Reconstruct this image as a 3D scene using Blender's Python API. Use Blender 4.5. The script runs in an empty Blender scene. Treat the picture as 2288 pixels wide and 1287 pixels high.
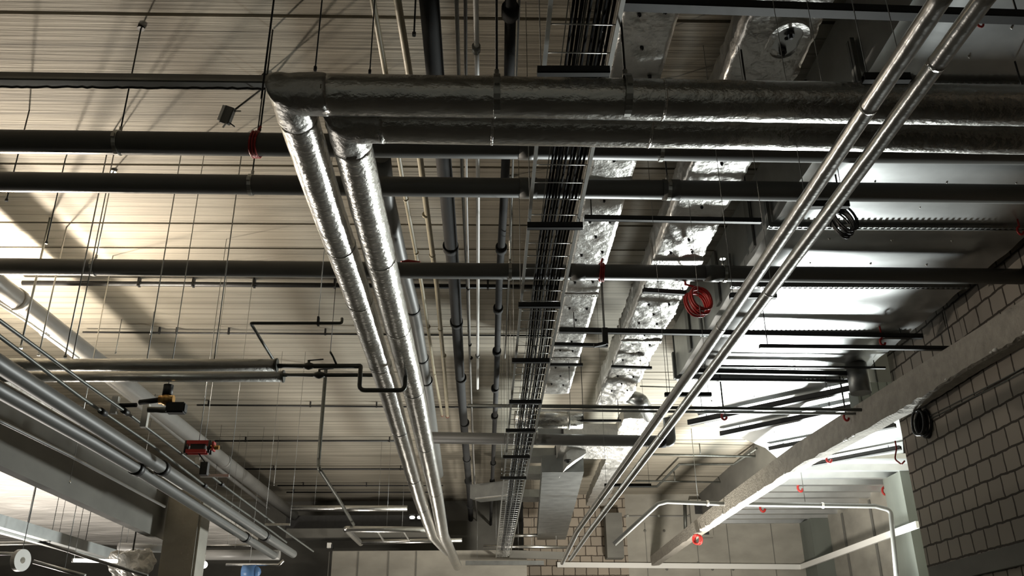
import bpy, bmesh, math, random
from mathutils import Vector, Matrix
random.seed(7)
scn = bpy.context.scene
COL = scn.collection
V = Vector

# ------------------------------------------------------------------ camera
F = 2000.0; CX, CY = 1144.0, 643.5            # focal length and centre in photo pixels (2288 wide)
_y = V((1080-CX, -(1535-CY), -F)).normalized() # depth axis seen in the camera
_x = V((1, .010, 0)); _x = (_x - _y*_x.dot(_y)).normalized()
_z = _x.cross(_y)
RW = Matrix((_x, _y, _z))                      # camera -> world
CAM = V((0, 0, 1.6)); S = 1.7                  # S metres per room unit
cam_data = bpy.data.cameras.new('camera'); cam_data.sensor_width = 36; cam_data.lens = F/2288*36
cam_data.clip_start = .05
cam = bpy.data.objects.new('camera', cam_data); COL.objects.link(cam)
cam.matrix_world = Matrix.Translation(CAM) @ RW.to_4x4()
scn.camera = cam

def W(x, y, h): return CAM + S*V((x, y, h))               # room units -> world
def _ray(px, py): return RW @ V((px-CX, CY-py, -F))
def P(px, py, h): d = _ray(px, py); return CAM + d*(S*h/d.z)       # sight line meets height h
def PY(px, py, y): d = _ray(px, py); return CAM + d*(S*y/d.y)      # ... meets depth y
def PX(px, py, x): d = _ray(px, py); return CAM + d*(S*x/d.x)      # ... meets side x
def dep(p): return -(RW.transposed() @ (p-CAM)).z
def rw(p, w): return w*dep(p)/F/2                                  # radius of something w pixels wide

# ------------------------------------------------------------------ world, exposure, lamps
scn.view_settings.view_transform = 'Standard'; scn.view_settings.look = 'None'
scn.view_settings.gamma = 1; scn.view_settings.use_curve_mapping = False
scn.view_settings.exposure = 0.0
w = bpy.data.worlds.new('world'); scn.world = w; w.use_nodes = True
w.node_tree.nodes['Background'].inputs[0].default_value = (.95, 1, .92, 1)
w.node_tree.nodes['Background'].inputs[1].default_value = .010
def area(name, loc, target, size, power, col):
    l = bpy.data.lights.new(name, 'AREA'); l.shape = 'DISK'; l.size = size; l.energy = power; l.color = col
    o = bpy.data.objects.new(name, l); COL.objects.link(o); o.location = loc
    o.rotation_euler = (target-loc).to_track_quat('-Z', 'Y').to_euler(); return o
def spot(name, loc, target, size, power, col, ang, blend):
    l = bpy.data.lights.new(name, 'SPOT'); l.shadow_soft_size = size; l.energy = power; l.color = col
    l.spot_size = math.radians(ang); l.spot_blend = blend
    o = bpy.data.objects.new(name, l); COL.objects.link(o); o.location = loc
    o.rotation_euler = (target-loc).to_track_quat('-Z', 'Y').to_euler(); return o
def point(name, loc, size, power, col):
    l = bpy.data.lights.new(name, 'POINT'); l.shadow_soft_size = size; l.energy = power; l.color = col
    o = bpy.data.objects.new(name, l); COL.objects.link(o); o.location = loc; return o
spot('flood_lamp_ceiling', W(-3.5, 6.2, 1.9), W(-2.6, 3.4, 2.7), .07, 2000, (1, .87, .71), 150, 1)
point('flood_lamp_spill', W(-3.5, 6.3, 1.9), .12, 400, (1, .91, .79))
spot('flood_lamp_bay', W(3.9, 10.8, .25), W(2.9, 7.8, 2.2), .5, 5600, (.95, 1, .97), 160, .8)
spot('fill_light_end', W(2.5, 10.6, .2), W(2.3, 11.2, 2.8), .35, 1500, (1, .94, .84), 165, .7)  # unseen fill, added to brighten the far slab and end wall
spot('fill_light_far_left', W(-1.0, 11.2, .15), W(-1.0, 11.0, 2.8), .3, 300, (1, .93, .82), 165, .7)  # weak added fill with no lamp behind it, lifts the far left ceiling
area('tube_lamp_side_bay', W(-4.8, 8.6, -.5), W(-4.6, 8.4, 2), 2.0, 420, (1, .93, .84))
# ------------------------------------------------------------------ materials
def mat(name, col, rough=.6, metal=0, var=.0, vscale=(4, 4, 4), bump=0, bscale=(20, 20, 20), col2=None, spec=None, detail=6):
    m = bpy.data.materials.new(name); m.use_nodes = True
    n = m.node_tree.nodes; L = m.node_tree.links; b = n['Principled BSDF']
    b.inputs['Base Color'].default_value = (*col, 1); b.inputs['Roughness'].default_value = rough
    b.inputs['Metallic'].default_value = metal
    if spec is not None: b.inputs['Specular IOR Level'].default_value = spec
    if var or bump:
        g = n.new('ShaderNodeNewGeometry')
    if var:
        mp = n.new('ShaderNodeMapping'); mp.inputs['Scale'].default_value = vscale
        L.new(g.outputs['Position'], mp.inputs['Vector'])
        t = n.new('ShaderNodeTexNoise'); t.inputs['Scale'].default_value = 1; t.inputs['Detail'].default_value = detail
        L.new(mp.outputs[0], t.inputs['Vector'])
        r = n.new('ShaderNodeValToRGB')
        c2 = col2 or tuple(c*(1-var) for c in col)
        r.color_ramp.elements[0].position = .3; r.color_ramp.elements[0].color = (*c2, 1)
        r.color_ramp.elements[1].position = .7; r.color_ramp.elements[1].color = (*col, 1)
        L.new(t.outputs['Fac'], r.inputs[0]); L.new(r.outputs[0], b.inputs['Base Color'])
    if bump:
        mp2 = n.new('ShaderNodeMapping'); mp2.inputs['Scale'].default_value = bscale
        L.new(g.outputs['Position'], mp2.inputs['Vector'])
        t2 = n.new('ShaderNodeTexNoise'); t2.inputs['Scale'].default_value = 1; t2.inputs['Detail'].default_value = 4
        L.new(mp2.outputs[0], t2.inputs['Vector'])
        bp = n.new('ShaderNodeBump'); bp.inputs['Strength'].default_value = min(bump, 1); bp.inputs['Distance'].default_value = .02*max(1, bump)
        L.new(t2.outputs['Fac'], bp.inputs['Height']); L.new(bp.outputs[0], b.inputs['Normal'])
    return m
def block_mat(name, c1, c2, mortar, bw, bh, axis, size=.012, off=(0, 0)):
    m = bpy.data.materials.new(name); m.use_nodes = True
    n = m.node_tree.nodes; L = m.node_tree.links; b = n['Principled BSDF']; b.inputs['Roughness'].default_value = .85
    g = n.new('ShaderNodeNewGeometry'); sp = n.new('ShaderNodeSeparateXYZ'); cb = n.new('ShaderNodeCombineXYZ')
    L.new(g.outputs['Position'], sp.inputs[0])
    L.new(sp.outputs['Y' if axis == 'x' else 'X'], cb.inputs[0]); L.new(sp.outputs['Z'], cb.inputs[1])
    br = n.new('ShaderNodeTexBrick'); br.inputs['Scale'].default_value = 1
    br.inputs['Brick Width'].default_value = bw; br.inputs['Row Height'].default_value = bh
    br.inputs['Mortar Size'].default_value = size; br.inputs['Mortar Smooth'].default_value = .15
    br.inputs['Color1'].default_value = (*c1, 1); br.inputs['Color2'].default_value = (*c2, 1); br.inputs['Mortar'].default_value = (*mortar, 1)
    wn = n.new('ShaderNodeTexNoise'); wn.inputs['Scale'].default_value = 7
    va = n.new('ShaderNodeVectorMath'); va.operation = 'MULTIPLY_ADD'
    va.inputs[1].default_value = (.035, .03, 0); L.new(g.outputs['Position'], wn.inputs['Vector'])
    ad = n.new('ShaderNodeVectorMath'); ad.operation = 'ADD'; ad.inputs[1].default_value = (off[0]-.0175, off[1]-.015, 0)
    L.new(cb.outputs[0], ad.inputs[0])
    L.new(wn.outputs['Color'], va.inputs[0]); L.new(ad.outputs[0], va.inputs[2]); L.new(va.outputs[0], br.inputs['Vector'])
    L.new(br.outputs['Color'], b.inputs['Base Color'])
    bp = n.new('ShaderNodeBump'); bp.inputs['Strength'].default_value = .6; bp.inputs['Distance'].default_value = .01; bp.invert = True
    L.new(br.outputs['Fac'], bp.inputs['Height']); L.new(bp.outputs[0], b.inputs['Normal'])
    return m
def ceiling_mat():
    m = mat('board_marked_concrete', (.33, .30, .24), .8, var=.45, vscale=(.35, 5.5, 1), bump=.35, bscale=(1.2, 40, 1), col2=(.21, .19, .15))
    n = m.node_tree.nodes; L = m.node_tree.links; b = n['Principled BSDF']
    src = b.inputs['Base Color'].links[0].from_socket
    g = n.new('ShaderNodeNewGeometry'); sp = n.new('ShaderNodeSeparateXYZ'); L.new(g.outputs['Position'], sp.inputs[0])
    f = n.new('ShaderNodeMath'); f.operation = 'MULTIPLY'; f.inputs[1].default_value = 1/.19; L.new(sp.outputs['Y'], f.inputs[0])
    fr = n.new('ShaderNodeMath'); fr.operation = 'FRACT'; L.new(f.outputs[0], fr.inputs[0])
    c = n.new('ShaderNodeMath'); c.operation = 'LESS_THAN'; c.inputs[1].default_value = .14; L.new(fr.outputs[0], c.inputs[0])
    mx = n.new('ShaderNodeMix'); mx.data_type = 'RGBA'; mx.blend_type = 'MULTIPLY'
    sc = n.new('ShaderNodeMath'); sc.operation = 'MULTIPLY'; sc.inputs[1].default_value = .55; L.new(c.outputs[0], sc.inputs[0])
    L.new(sc.outputs[0], mx.inputs[0]); L.new(src, mx.inputs[6]); mx.inputs[7].default_value = (.45, .44, .42, 1)
    L.new(mx.outputs[2], b.inputs['Base Color'])
    return m
M = {}
M['ceil'] = ceiling_mat()
M['joint'] = mat('joint_shadow_mastic', (.03, .028, .022), .9)
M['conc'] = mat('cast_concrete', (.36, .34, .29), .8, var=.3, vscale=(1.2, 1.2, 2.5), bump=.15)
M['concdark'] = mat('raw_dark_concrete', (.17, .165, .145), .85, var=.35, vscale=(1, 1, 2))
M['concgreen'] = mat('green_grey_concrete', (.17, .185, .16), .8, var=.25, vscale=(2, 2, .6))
M['floor'] = mat('dusty_floor', (.07, .062, .05), .9, var=.3, vscale=(.6, .6, 1))
M['block'] = block_mat('sand_lime_blocks_side', (.31, .275, .23), (.26, .23, .195), (.045, .035, .026), .2725, .2236, 'x', .013, (0, -.1994))
M['blockb'] = block_mat('sand_lime_blocks_end', (.33, .28, .22), (.25, .215, .17), (.06, .045, .032), .30, .25, 'y', .014)
M['plaster'] = mat('rough_sprayed_plaster', (.40, .37, .32), .9, var=.25, vscale=(9, 9, 9), bump=.8, bscale=(30, 30, 30))
M['foil'] = mat('crinkled_foil', (.72, .71, .68), .42, 1, var=.15, vscale=(5, 5, 5), bump=.7, bscale=(14, 14, 14))
M['silver'] = mat('aluminium_foil_jacket', (.90, .89, .85), .25, 1, var=.16, vscale=(6, 6, 6), bump=.32, bscale=(24, 34, 34))
M['silver2'] = mat('smooth_aluminium_jacket', (.78, .77, .74), .28, 1, var=.2, vscale=(8, 8, 8), bump=.12, bscale=(22, 22, 22))
M['tape'] = mat('aluminium_tape', (.9, .89, .86), .22, 1, bump=.5, bscale=(60, 60, 60))
M['galv'] = mat('galvanised_sheet', (.66, .68, .68), .36, 1, var=.22, vscale=(3, 3, 3), bump=.1, bscale=(1.1, 3.2, 1))
M['galvd'] = mat('galvanised_sheet_dull', (.36, .37, .36), .45, 1, var=.25, vscale=(5, 5, 5))
M['zinc'] = mat('zinc_plated_steel', (.6, .6, .57), .38, 1, var=.15, vscale=(9, 9, 9))
M['steel'] = mat('dark_steel_strut', (.05, .05, .048), .5, .4, var=.3, vscale=(12, 12, 12))
M['greypipe'] = mat('grey_plastic_pipe', (.135, .135, .125), .45, var=.12, vscale=(3, 3, 3))
M['lightpipe'] = mat('light_grey_plastic_pipe', (.27, .265, .25), .4, var=.12, vscale=(3, 3, 3))
M['darkpipe'] = mat('black_sleeved_pipe', (.011, .011, .0105), .85, var=.3, vscale=(6, 6, 6))
M['black'] = mat('black_plastic', (.012, .012, .012), .5)
M['sheath'] = mat('matt_black_cable', (.010, .010, .010), .85, spec=.15)
M['cream'] = mat('cream_pipe', (.46, .41, .29), .5, var=.2, vscale=(5, 5, 5))
M['white'] = mat('white_plastic', (.78, .77, .73), .4)
M['red'] = mat('red_cable_sheath', (.42, .025, .02), .45)
M['brass'] = mat('brass_fitting', (.55, .32, .11), .35, 1)
M['rust'] = mat('rust_primer', (.30, .09, .05), .7, var=.3)
M['bare'] = mat('bare_steel_pipe', (.13, .135, .12), .45, .5, var=.35, vscale=(8, 8, 8))
M['wrap'] = mat('crumpled_plastic_sheet', (.62, .59, .53), .35, var=.25, vscale=(9, 9, 9), bump=1, bscale=(12, 12, 12))
M['blue'] = mat('blue_canister', (.10, .22, .45), .4)
M['blanket'] = mat('white_foil_blanket', (.74, .71, .66), .5, .35, var=.25, vscale=(1.2, 5, 3), bump=3, bscale=(2.2, 8, 4))
M['silver3'] = mat('satin_aluminium_jacket', (.85, .84, .80), .36, 1, var=.12, vscale=(6, 6, 6), bump=.2, bscale=(24, 24, 24))
M['deck'] = mat('trapezoid_deck_sheet', (.74, .76, .77), .38, .85, var=.15, vscale=(3, 8, 3))
def glow(name, col, st):
    m = bpy.data.materials.new(name); m.use_nodes = True; b = m.node_tree.nodes['Principled BSDF']
    b.inputs['Emission Color'].default_value = (*col, 1); b.inputs['Emission Strength'].default_value = st; return m
M['lamp'] = glow('lit_tube', (1, .97, .9), 4)

# ------------------------------------------------------------------ mesh helpers
def arcpts(pts, rb):
    """round the inner corners of a polyline with radius rb"""
    if rb <= 0 or len(pts) < 3: return [p.copy() for p in pts]
    out = [pts[0].copy()]
    for a, b, c in zip(pts, pts[1:], pts[2:]):
        u = (a-b); v = (c-b); lu, lv = u.length, v.length; u.normalize(); v.normalize()
        ang = u.angle(v)
        if ang > 3.05: out.append(b.copy()); continue
        t = min(rb/math.tan(ang/2), lu*.45, lv*.45)
        p0, p1 = b+u*t, b+v*t
        for k in range(7):
            s = k/6; out.append((1-s)**2*p0 + 2*s*(1-s)*b + s*s*p1)
    out.append(pts[-1].copy()); return out
def tube(bm, pts, r, seg=16, rb=0, caps=True, smooth=True):
    pts = arcpts(pts, rb); n = len(pts)
    rs = r if isinstance(r, (list, tuple)) else [r]*n
    if len(rs) != n: rs = [rs[0] + (rs[-1]-rs[0])*i/(n-1) for i in range(n)]
    t = [(pts[min(i+1, n-1)]-pts[max(i-1, 0)]).normalized() for i in range(n)]
    up = V((0, 0, 1)) if abs(t[0].z) < .9 else V((1, 0, 0))
    a = t[0].cross(up).normalized(); rings = []
    for i in range(n):
        a = (a - t[i]*a.dot(t[i])).normalized(); b = t[i].cross(a)
        k = 1.0; mt = V((0, 0, 0))
        if 0 < i < n-1:
            u = (pts[i]-pts[i-1]).normalized(); v = (pts[i+1]-pts[i]).normalized()
            c = u.dot(v); k = 1/math.sqrt(max(.3, (1+c)/2)); mt = (u-v).normalized() if (u-v).length > 1e-4 else mt
            bi = (u+v).normalized(); a = (a-bi*a.dot(bi)).normalized(); b = bi.cross(a)
        ring_ = []
        for j in range(seg):
            o_ = (a*math.cos(2*math.pi*j/seg)+b*math.sin(2*math.pi*j/seg))*rs[i]; o_ += mt*(o_.dot(mt)*(k-1))
            ring_.append(bm.verts.new(pts[i]+o_))
        rings.append(ring_)
    for i in range(n-1):
        for j in range(seg):
            f = bm.faces.new((rings[i][j], rings[i][(j+1) % seg], rings[i+1][(j+1) % seg], rings[i+1][j])); f.smooth = smooth
    if caps: bm.faces.new(rings[0][::-1]); bm.faces.new(rings[-1])
    return bm
def bar(bm, a, b, w, h, up=V((0, 0, 1))):
    """box from a to b, w wide and h high around the line"""
    d = (b-a).normalized()
    if abs(d.dot(up)) > .95: up = V((0, 1, 0))
    s = d.cross(up).normalized(); u = s.cross(d)
    vs = [bm.verts.new(p + s*(i*w/2) + u*(j*h/2)) for p in (a, b) for i, j in ((-1, -1), (1, -1), (1, 1), (-1, 1))]
    for q in ((0, 1, 2, 3), (7, 6, 5, 4), (0, 4, 5, 1), (1, 5, 6, 2), (2, 6, 7, 3), (3, 7, 4, 0)): bm.faces.new([vs[i] for i in q])
    return bm
def box(bm, lo, hi):
    vs = [bm.verts.new((x, y, z)) for z in (lo[2], hi[2]) for x, y in ((lo[0], lo[1]), (hi[0], lo[1]), (hi[0], hi[1]), (lo[0], hi[1]))]
    for q in ((3, 2, 1, 0), (4, 5, 6, 7), (0, 1, 5, 4), (1, 2, 6, 5), (2, 3, 7, 6), (3, 0, 4, 7)): bm.faces.new([vs[i] for i in q])
    return bm
def cstrut(bm, a, b, w, h, t=None):
    """C-section channel with its open side up and slots along the lips"""
    t = t or w*.14
    d = (b-a).normalized(); s = d.cross(V((0, 0, 1))).normalized(); u = s.cross(d)
    bar(bm, a-u*(h/2-t/2), b-u*(h/2-t/2), w, t)
    for k in (-1, 1):
        bar(bm, a+s*(k*(w/2-t/2)), b+s*(k*(w/2-t/2)), t, h)
        bar(bm, a+s*(k*(w/2-t*1.5))+u*(h/2-t/2), b+s*(k*(w/2-t*1.5))+u*(h/2-t/2), t*2.4, t)
    return bm
def prism(bm, lower, upper):
    """closed solid between two polygons with equal vertex counts"""
    a = [bm.verts.new(p) for p in lower]; b = [bm.verts.new(p) for p in upper]; n = len(a)
    bm.faces.new(a[::-1]); bm.faces.new(b)
    for i in range(n): bm.faces.new((a[i], a[(i+1) % n], b[(i+1) % n], b[i]))
    return bm
def ball(bm, c, r, sq=(1, 1, 1), seg=10):
    m = Matrix.Translation(c) @ Matrix.Diagonal((*sq, 1))
    res = bmesh.ops.create_uvsphere(bm, u_segments=seg, v_segments=max(5, seg//2+1), radius=r, matrix=m)
    for v in res['verts']:
        for f in v.link_faces: f.smooth = True
    return bm
NB = bmesh.new
def obj(name, bm, m, parent=None):
    if not bm.verts: return None
    bmesh.ops.recalc_face_normals(bm, faces=bm.faces)
    if parent is None:
        c = V((0, 0, 0))
        xs = [v.co for v in bm.verts]
        c = V([(min(p[i] for p in xs)+max(p[i] for p in xs))/2 for i in range(3)])
    else:
        c = V(parent['_o'])
    for v in bm.verts: v.co -= c
    me = bpy.data.meshes.new(name); bm.to_mesh(me); bm.free(); me.materials.append(M[m])
    o = bpy.data.objects.new(name, me); COL.objects.link(o)
    if parent is None: o.location = c; o['_o'] = list(c)
    else: o.parent = parent; o['_o'] = list(c)
    return o
def tag(o, label, cat, group=None):
    o['label'] = label; o['category'] = cat
    if group: o['group'] = group
    return o
def thing(name, label, cat, loc, group=None):
    o = bpy.data.objects.new(name, None); COL.objects.link(o); o.location = loc; o.empty_display_size = .1
    o['_o'] = list(loc); return tag(o, label, cat, group)
def struct(name, bm, m): o = obj(name, bm, m); o['kind'] = 'structure'; return o
def one(name, bm, m, label, cat, group=None): return tag(obj(name, bm, m), label, cat, group)
HC = 2.8; ZC = W(0, 0, HC).z-.004                          # ceiling
def up_to(p, z): return V((p.x, p.y, z))

# ------------------------------------------------------------------ the setting
def wbox(name, m, x0, x1, y0, y1, h0, h1): return struct(name, box(NB(), W(x0, y0, h0), W(x1, y1, h1)), m)
HF = -1.6/S
bm = NB()
jy = [-1.5, -.4, .7, 1.9, 3.247, 4.535, 5.258, 5.62, 7.25, 8.3, 9.4, 10.93, 12.5, 13.6, 15.0]
g = .011
for a, b in zip(jy, jy[1:]): box(bm, W(-9, a+g, HC), W(5.6, b-g, HC+.12))
box(bm, W(-9, -1.5, HC+.06), W(5.6, 15, HC+.16))
struct('ceiling', bm, 'ceil')
wbox('floor', 'floor', -9, 5.6, -1.5, 15.2, HF-.1, HF)
wbox('wall_right', 'block', 3.15, 3.35, -1.5, 6.53, HF, HC)
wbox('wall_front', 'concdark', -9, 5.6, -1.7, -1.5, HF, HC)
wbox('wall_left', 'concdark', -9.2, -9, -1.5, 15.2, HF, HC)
# end wall: panels of concrete on both sides, blocks in the middle
wbox('wall_end_left', 'conc', -2.18, .62, 13.4, 13.6, HF, 1.81)
wbox('wall_end_blocks', 'blockb', .62, 2.25, 14.4, 14.6, HF, HC)
wbox('wall_end_right', 'conc', 2.25, 5.5, 14.4, 14.6, HF, HC)
wbox('wall_back', 'concdark', -9, .62, 14.9, 15.1, HF, HC)
wbox('wall_right_far', 'conc', 5.3, 5.5, 6.0, 14.4, HF, HC)
wbox('wall_right_near', 'conc', 3.35, 5.5, 5.9, 6.0, HF, HC)
bm = NB()
for px, py in ((735, 1250), (800, 1250), (868, 1250), (930, 1250)):
    p = PY(px, py, 13.39); box(bm, (p.x-.009, p.y-.006, 1.6), (p.x+.009, p.y+.01, W(0, 0, 1.80).z))
struct('trim_1', bm, 'concdark')
bm = NB()
for px in (1445, 1560, 1630, 1730):
    p = PY(px, 1240, 14.395); box(bm, (p.x-.008, p.y-.004, 1.6), (p.x+.008, p.y+.01, W(0, 0, 2.35).z))
for px, py in ((1441, 1186), (1484, 1186), (1490, 1272), (1592, 1272), (1638, 1272), (1560, 1258)):
    p = PY(px, py, 14.39); ball(bm, p, .035, (1, .5, 1))
struct('trim_2', bm, 'concdark')
bm = NB()                                               # joints and tie holes on the far right wall
for px, py in ((1893, 1230), (1960, 1230)):
    p = PX(px, py, 5.29); box(bm, (p.x-.01, p.y-.05, 1.6), (p.x+.01, p.y+.05, W(0, 0, 2.3).z))
struct('trim_3', bm, 'concdark')
# lintel with blockwork below the side wall
bm = NB(); a = PX(2079, 1268, 3.135); b = PX(2288, 1212, 3.135); a2 = PX(2085, 1300, 3.135)
d = (b-a).normalized(); bar(bm, a-V((0, 0, .10)), b+d*3-V((0, 0, .10)), .06, .2)
struct('trim_4', bm, 'concdark')
# downstand between the main ceiling and the lower deck on the right
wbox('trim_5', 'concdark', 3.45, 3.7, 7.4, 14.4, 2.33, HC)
# trapezoid deck
bm = NB(); x0, x1 = 3.72, 5.3; pitch = .42; y = 10.25
prof = []
while y < 14.3:
    prof += [(y, 2.40), (y+.27, 2.40), (y+.30, 2.33), (y+.39, 2.33)]; y += pitch
A = [(bm.verts.new(W(x0, yy, hh)), bm.verts.new(W(x1, yy, hh)), bm.verts.new(W(x0, yy, 2.46)), bm.verts.new(W(x1, yy, 2.46))) for yy, hh in prof]
for p, q in zip(A, A[1:]):
    bm.faces.new((p[0], p[1], q[1], q[0])); bm.faces.new((p[2], q[2], q[3], p[3]))
    bm.faces.new((p[0], q[0], q[2], p[2])); bm.faces.new((p[1], p[3], q[3], q[1]))
bm.faces.new((A[0][0], A[0][2], A[0][3], A[0][1])); bm.faces.new((A[-1][0], A[-1][1], A[-1][3], A[-1][2]))
struct('ceiling_deck', bm, 'deck')
# concrete beam and column on the left
BX = -2.62
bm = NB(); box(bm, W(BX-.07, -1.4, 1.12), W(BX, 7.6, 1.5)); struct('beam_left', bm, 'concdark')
bm = NB(); p = PY(403, 1200, 7.45)
cx = (p.x-CAM.x)/S
box(bm, W(cx-.142, 7.45, HF), W(cx+.142, 7.72, 1.5))
bmesh.ops.bevel(bm, geom=[e for e in bm.edges if abs(e.verts[0].co.z-e.verts[1].co.z) > 1], offset=.03, segments=2, affect='EDGES')
struct('column_left', bm, 'conc')
for i, (x0, x1, y0, y1) in enumerate(((5.0, 5.3, 10.6, 11.1), (5.02, 5.3, 13.9, 14.4))):
    bm = NB(); box(bm, W(x0, y0, HF), W(x1, y1, 2.33)); struct('column_right' if i == 0 else 'column_corner', bm, 'concgreen')
a, b = PY(1897, 770, 6.95), PY(2012, 905, 6.95); bm = NB(); box(bm, (a.x, a.y, b.z), (b.x, a.y+.3, W(0, 0, 2.26).z))
for k in range(6): box(bm, (a.x+.05+k*.13, a.y-.015, b.z), (a.x+.07+k*.13, a.y, W(0, 0, 2.26).z))
struct('trim_9', bm, 'concgreen')

# ------------------------------------------------------------------ hanging gear
def ring(bm, c, d, r0, r1, wd, seg=24):
    a = d.cross(V((0, 0, 1)) if abs(d.z) < .9 else V((1, 0, 0))).normalized(); b = d.cross(a); A = []
    for k in range(seg):
        e = a*math.cos(2*math.pi*k/seg)+b*math.sin(2*math.pi*k/seg)
        A.append([bm.verts.new(c+e*rr+d*o) for rr, o in ((r0, -wd/2), (r1, -wd/2), (r1, wd/2), (r0, wd/2))])
    for k in range(seg):
        p, q = A[k], A[(k+1) % seg]
        for i in range(4): bm.faces.new((p[i], p[(i+1) % 4], q[(i+1) % 4], q[i]))
    return bm
def clamp_bm(c, r, d, wd=.03):
    d = d.normalized(); bm = NB()
    ring(bm, c, d, r+.0015, r+.008, wd)
    s = d.cross(V((0, 0, 1))).normalized()
    for k in (-1, 1):
        q = c + s*k*(r+.014); box(bm, q-V((.012, .012, .016)), q+V((.012, .012, .016)))
    tube(bm, [c+V((0, 0, r)), c+V((0, 0, r+.05))], .013, 8)
    return bm
def hanger(c, r, d, label, group=None, top=None, m='zinc', rod='steel', rr=.006):
    t = thing('pipe_hanger', label, 'pipe hanger', c, group)
    obj('clamp', clamp_bm(c, r, d), m, t)
    z = top if top is not None else ZC
    obj('threaded_rod', tube(NB(), [c+V((0, 0, r+.02)), up_to(c, z)], rr, 8), rod, t)
    obj('ceiling_plate', tube(NB(), [up_to(c, z-.012), up_to(c, z)], .03, 12), rod, t)
    return t
def band(name, pts, r, m, parent, wd=.03, extra=.006):
    """sleeve ring around a pipe at pts (list of (point, direction))"""
    for c, d in pts:
        obj(name, tube(NB(), [c-d*wd/2, c+d*wd/2], r+extra, 20), m, parent)
DX = V((1, 0, 0)); DY = V((0, 1, 0)); DZ = V((0, 0, 1))

# --- the three grey drain pipes that cross under the ceiling, and their hangers
HP = 2.17
grey = [((0, 316), (2288, 343), 53, 'just behind the silver pipes'),
        ((0, 406), (2288, 434), 45, 'second from the camera'),
        ((0, 595), (2288, 618), 37, 'third from the camera')]
GP = []
for i, (a, b, wd, lab) in enumerate(grey):
    p, q = P(*a, HP), P(*b, HP); d = (q-p).normalized()
    r = rw(P(400, a[1]+4, HP), wd)
    L = p + d*((W(-6, 0, 0).x-p.x)/d.x); R_ = p + d*((W(3.15, 0, 0).x-p.x)/d.x)
    GP.append((p, d, r))
    t = thing('drain_pipe', 'grey drain pipe crossing the whole ceiling, '+lab, 'pipe', L)
    obj('pipe_wall', tube(NB(), [L, R_], r, 24), 'greypipe', t)
    for px in ((1180,), (1180, 1500), (1290, 1590))[i]:
        c = p + d*((P(px, a[1]+15, HP).x-p.x)/d.x)
        obj('coupling', tube(NB(), [c-d*.07, c+d*.07], r+.006, 24), 'greypipe', t)
for i, px, lab in ((0, 265, 'steel clamp and rod on the nearest grey drain pipe, upper left'),
                   (1, 560, 'steel clamp and rod on the second grey drain pipe, below the red wrap'),
                   (2, 213, 'pale rod and steel clamp on the third grey drain pipe, left'),
                   (0, 1480, 'clamp on the nearest grey drain pipe, between the two foil ducts'),
                   (1, 1498, 'clamp on the second grey drain pipe, against the wide foil duct'),
                   (2, 1140, 'clamp on the third grey drain pipe, beside the black pipes'),
                   (2, 1625, 'clamp on the third grey drain pipe, below the large metal duct')):
    p, d, r = GP[i]; c = p + d*((P(px, grey[i][0][1]+5, HP).x-p.x)/d.x)
    hanger(c, r, d, lab, top=W(0, 0, 2.27).z if px == 1625 else None, rod='zinc' if i == 2 else 'steel')

# --- flat trunking and black cable, top left
p, q = P(0, 177, 2.45), P(900, 188, 2.45); d = (q-p).normalized()
L = p + d*((W(-6, 0, 0).x-p.x)/d.x); R_ = P(790, 187, 2.45); k = dep(P(400, 180, 2.45))/F
t = thing('cable_trunking', 'flat grey cable trunking crossing above the silver corner, upper left', 'trunking', L)
obj('trough', bar(NB(), L, R_, 26*k, 22*k), 'lightpipe', t)
obj('lid_lip', bar(NB(), L-DY*15*k-V((0, 0, 6*k)), R_-DY*15*k-V((0, 0, 6*k)), 3*k, 6*k), 'galvd', t)
pts = []
for i in range(60):
    s = i/59; c = P(-40+660*s, 193+5*s, 2.40); pts.append(c+V((0, 0, random.uniform(-.006, .006))))
one('cable', tube(NB(), pts, .009, 8), 'black', 'black cable strung along the underside of the grey trunking', 'cable')

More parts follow.
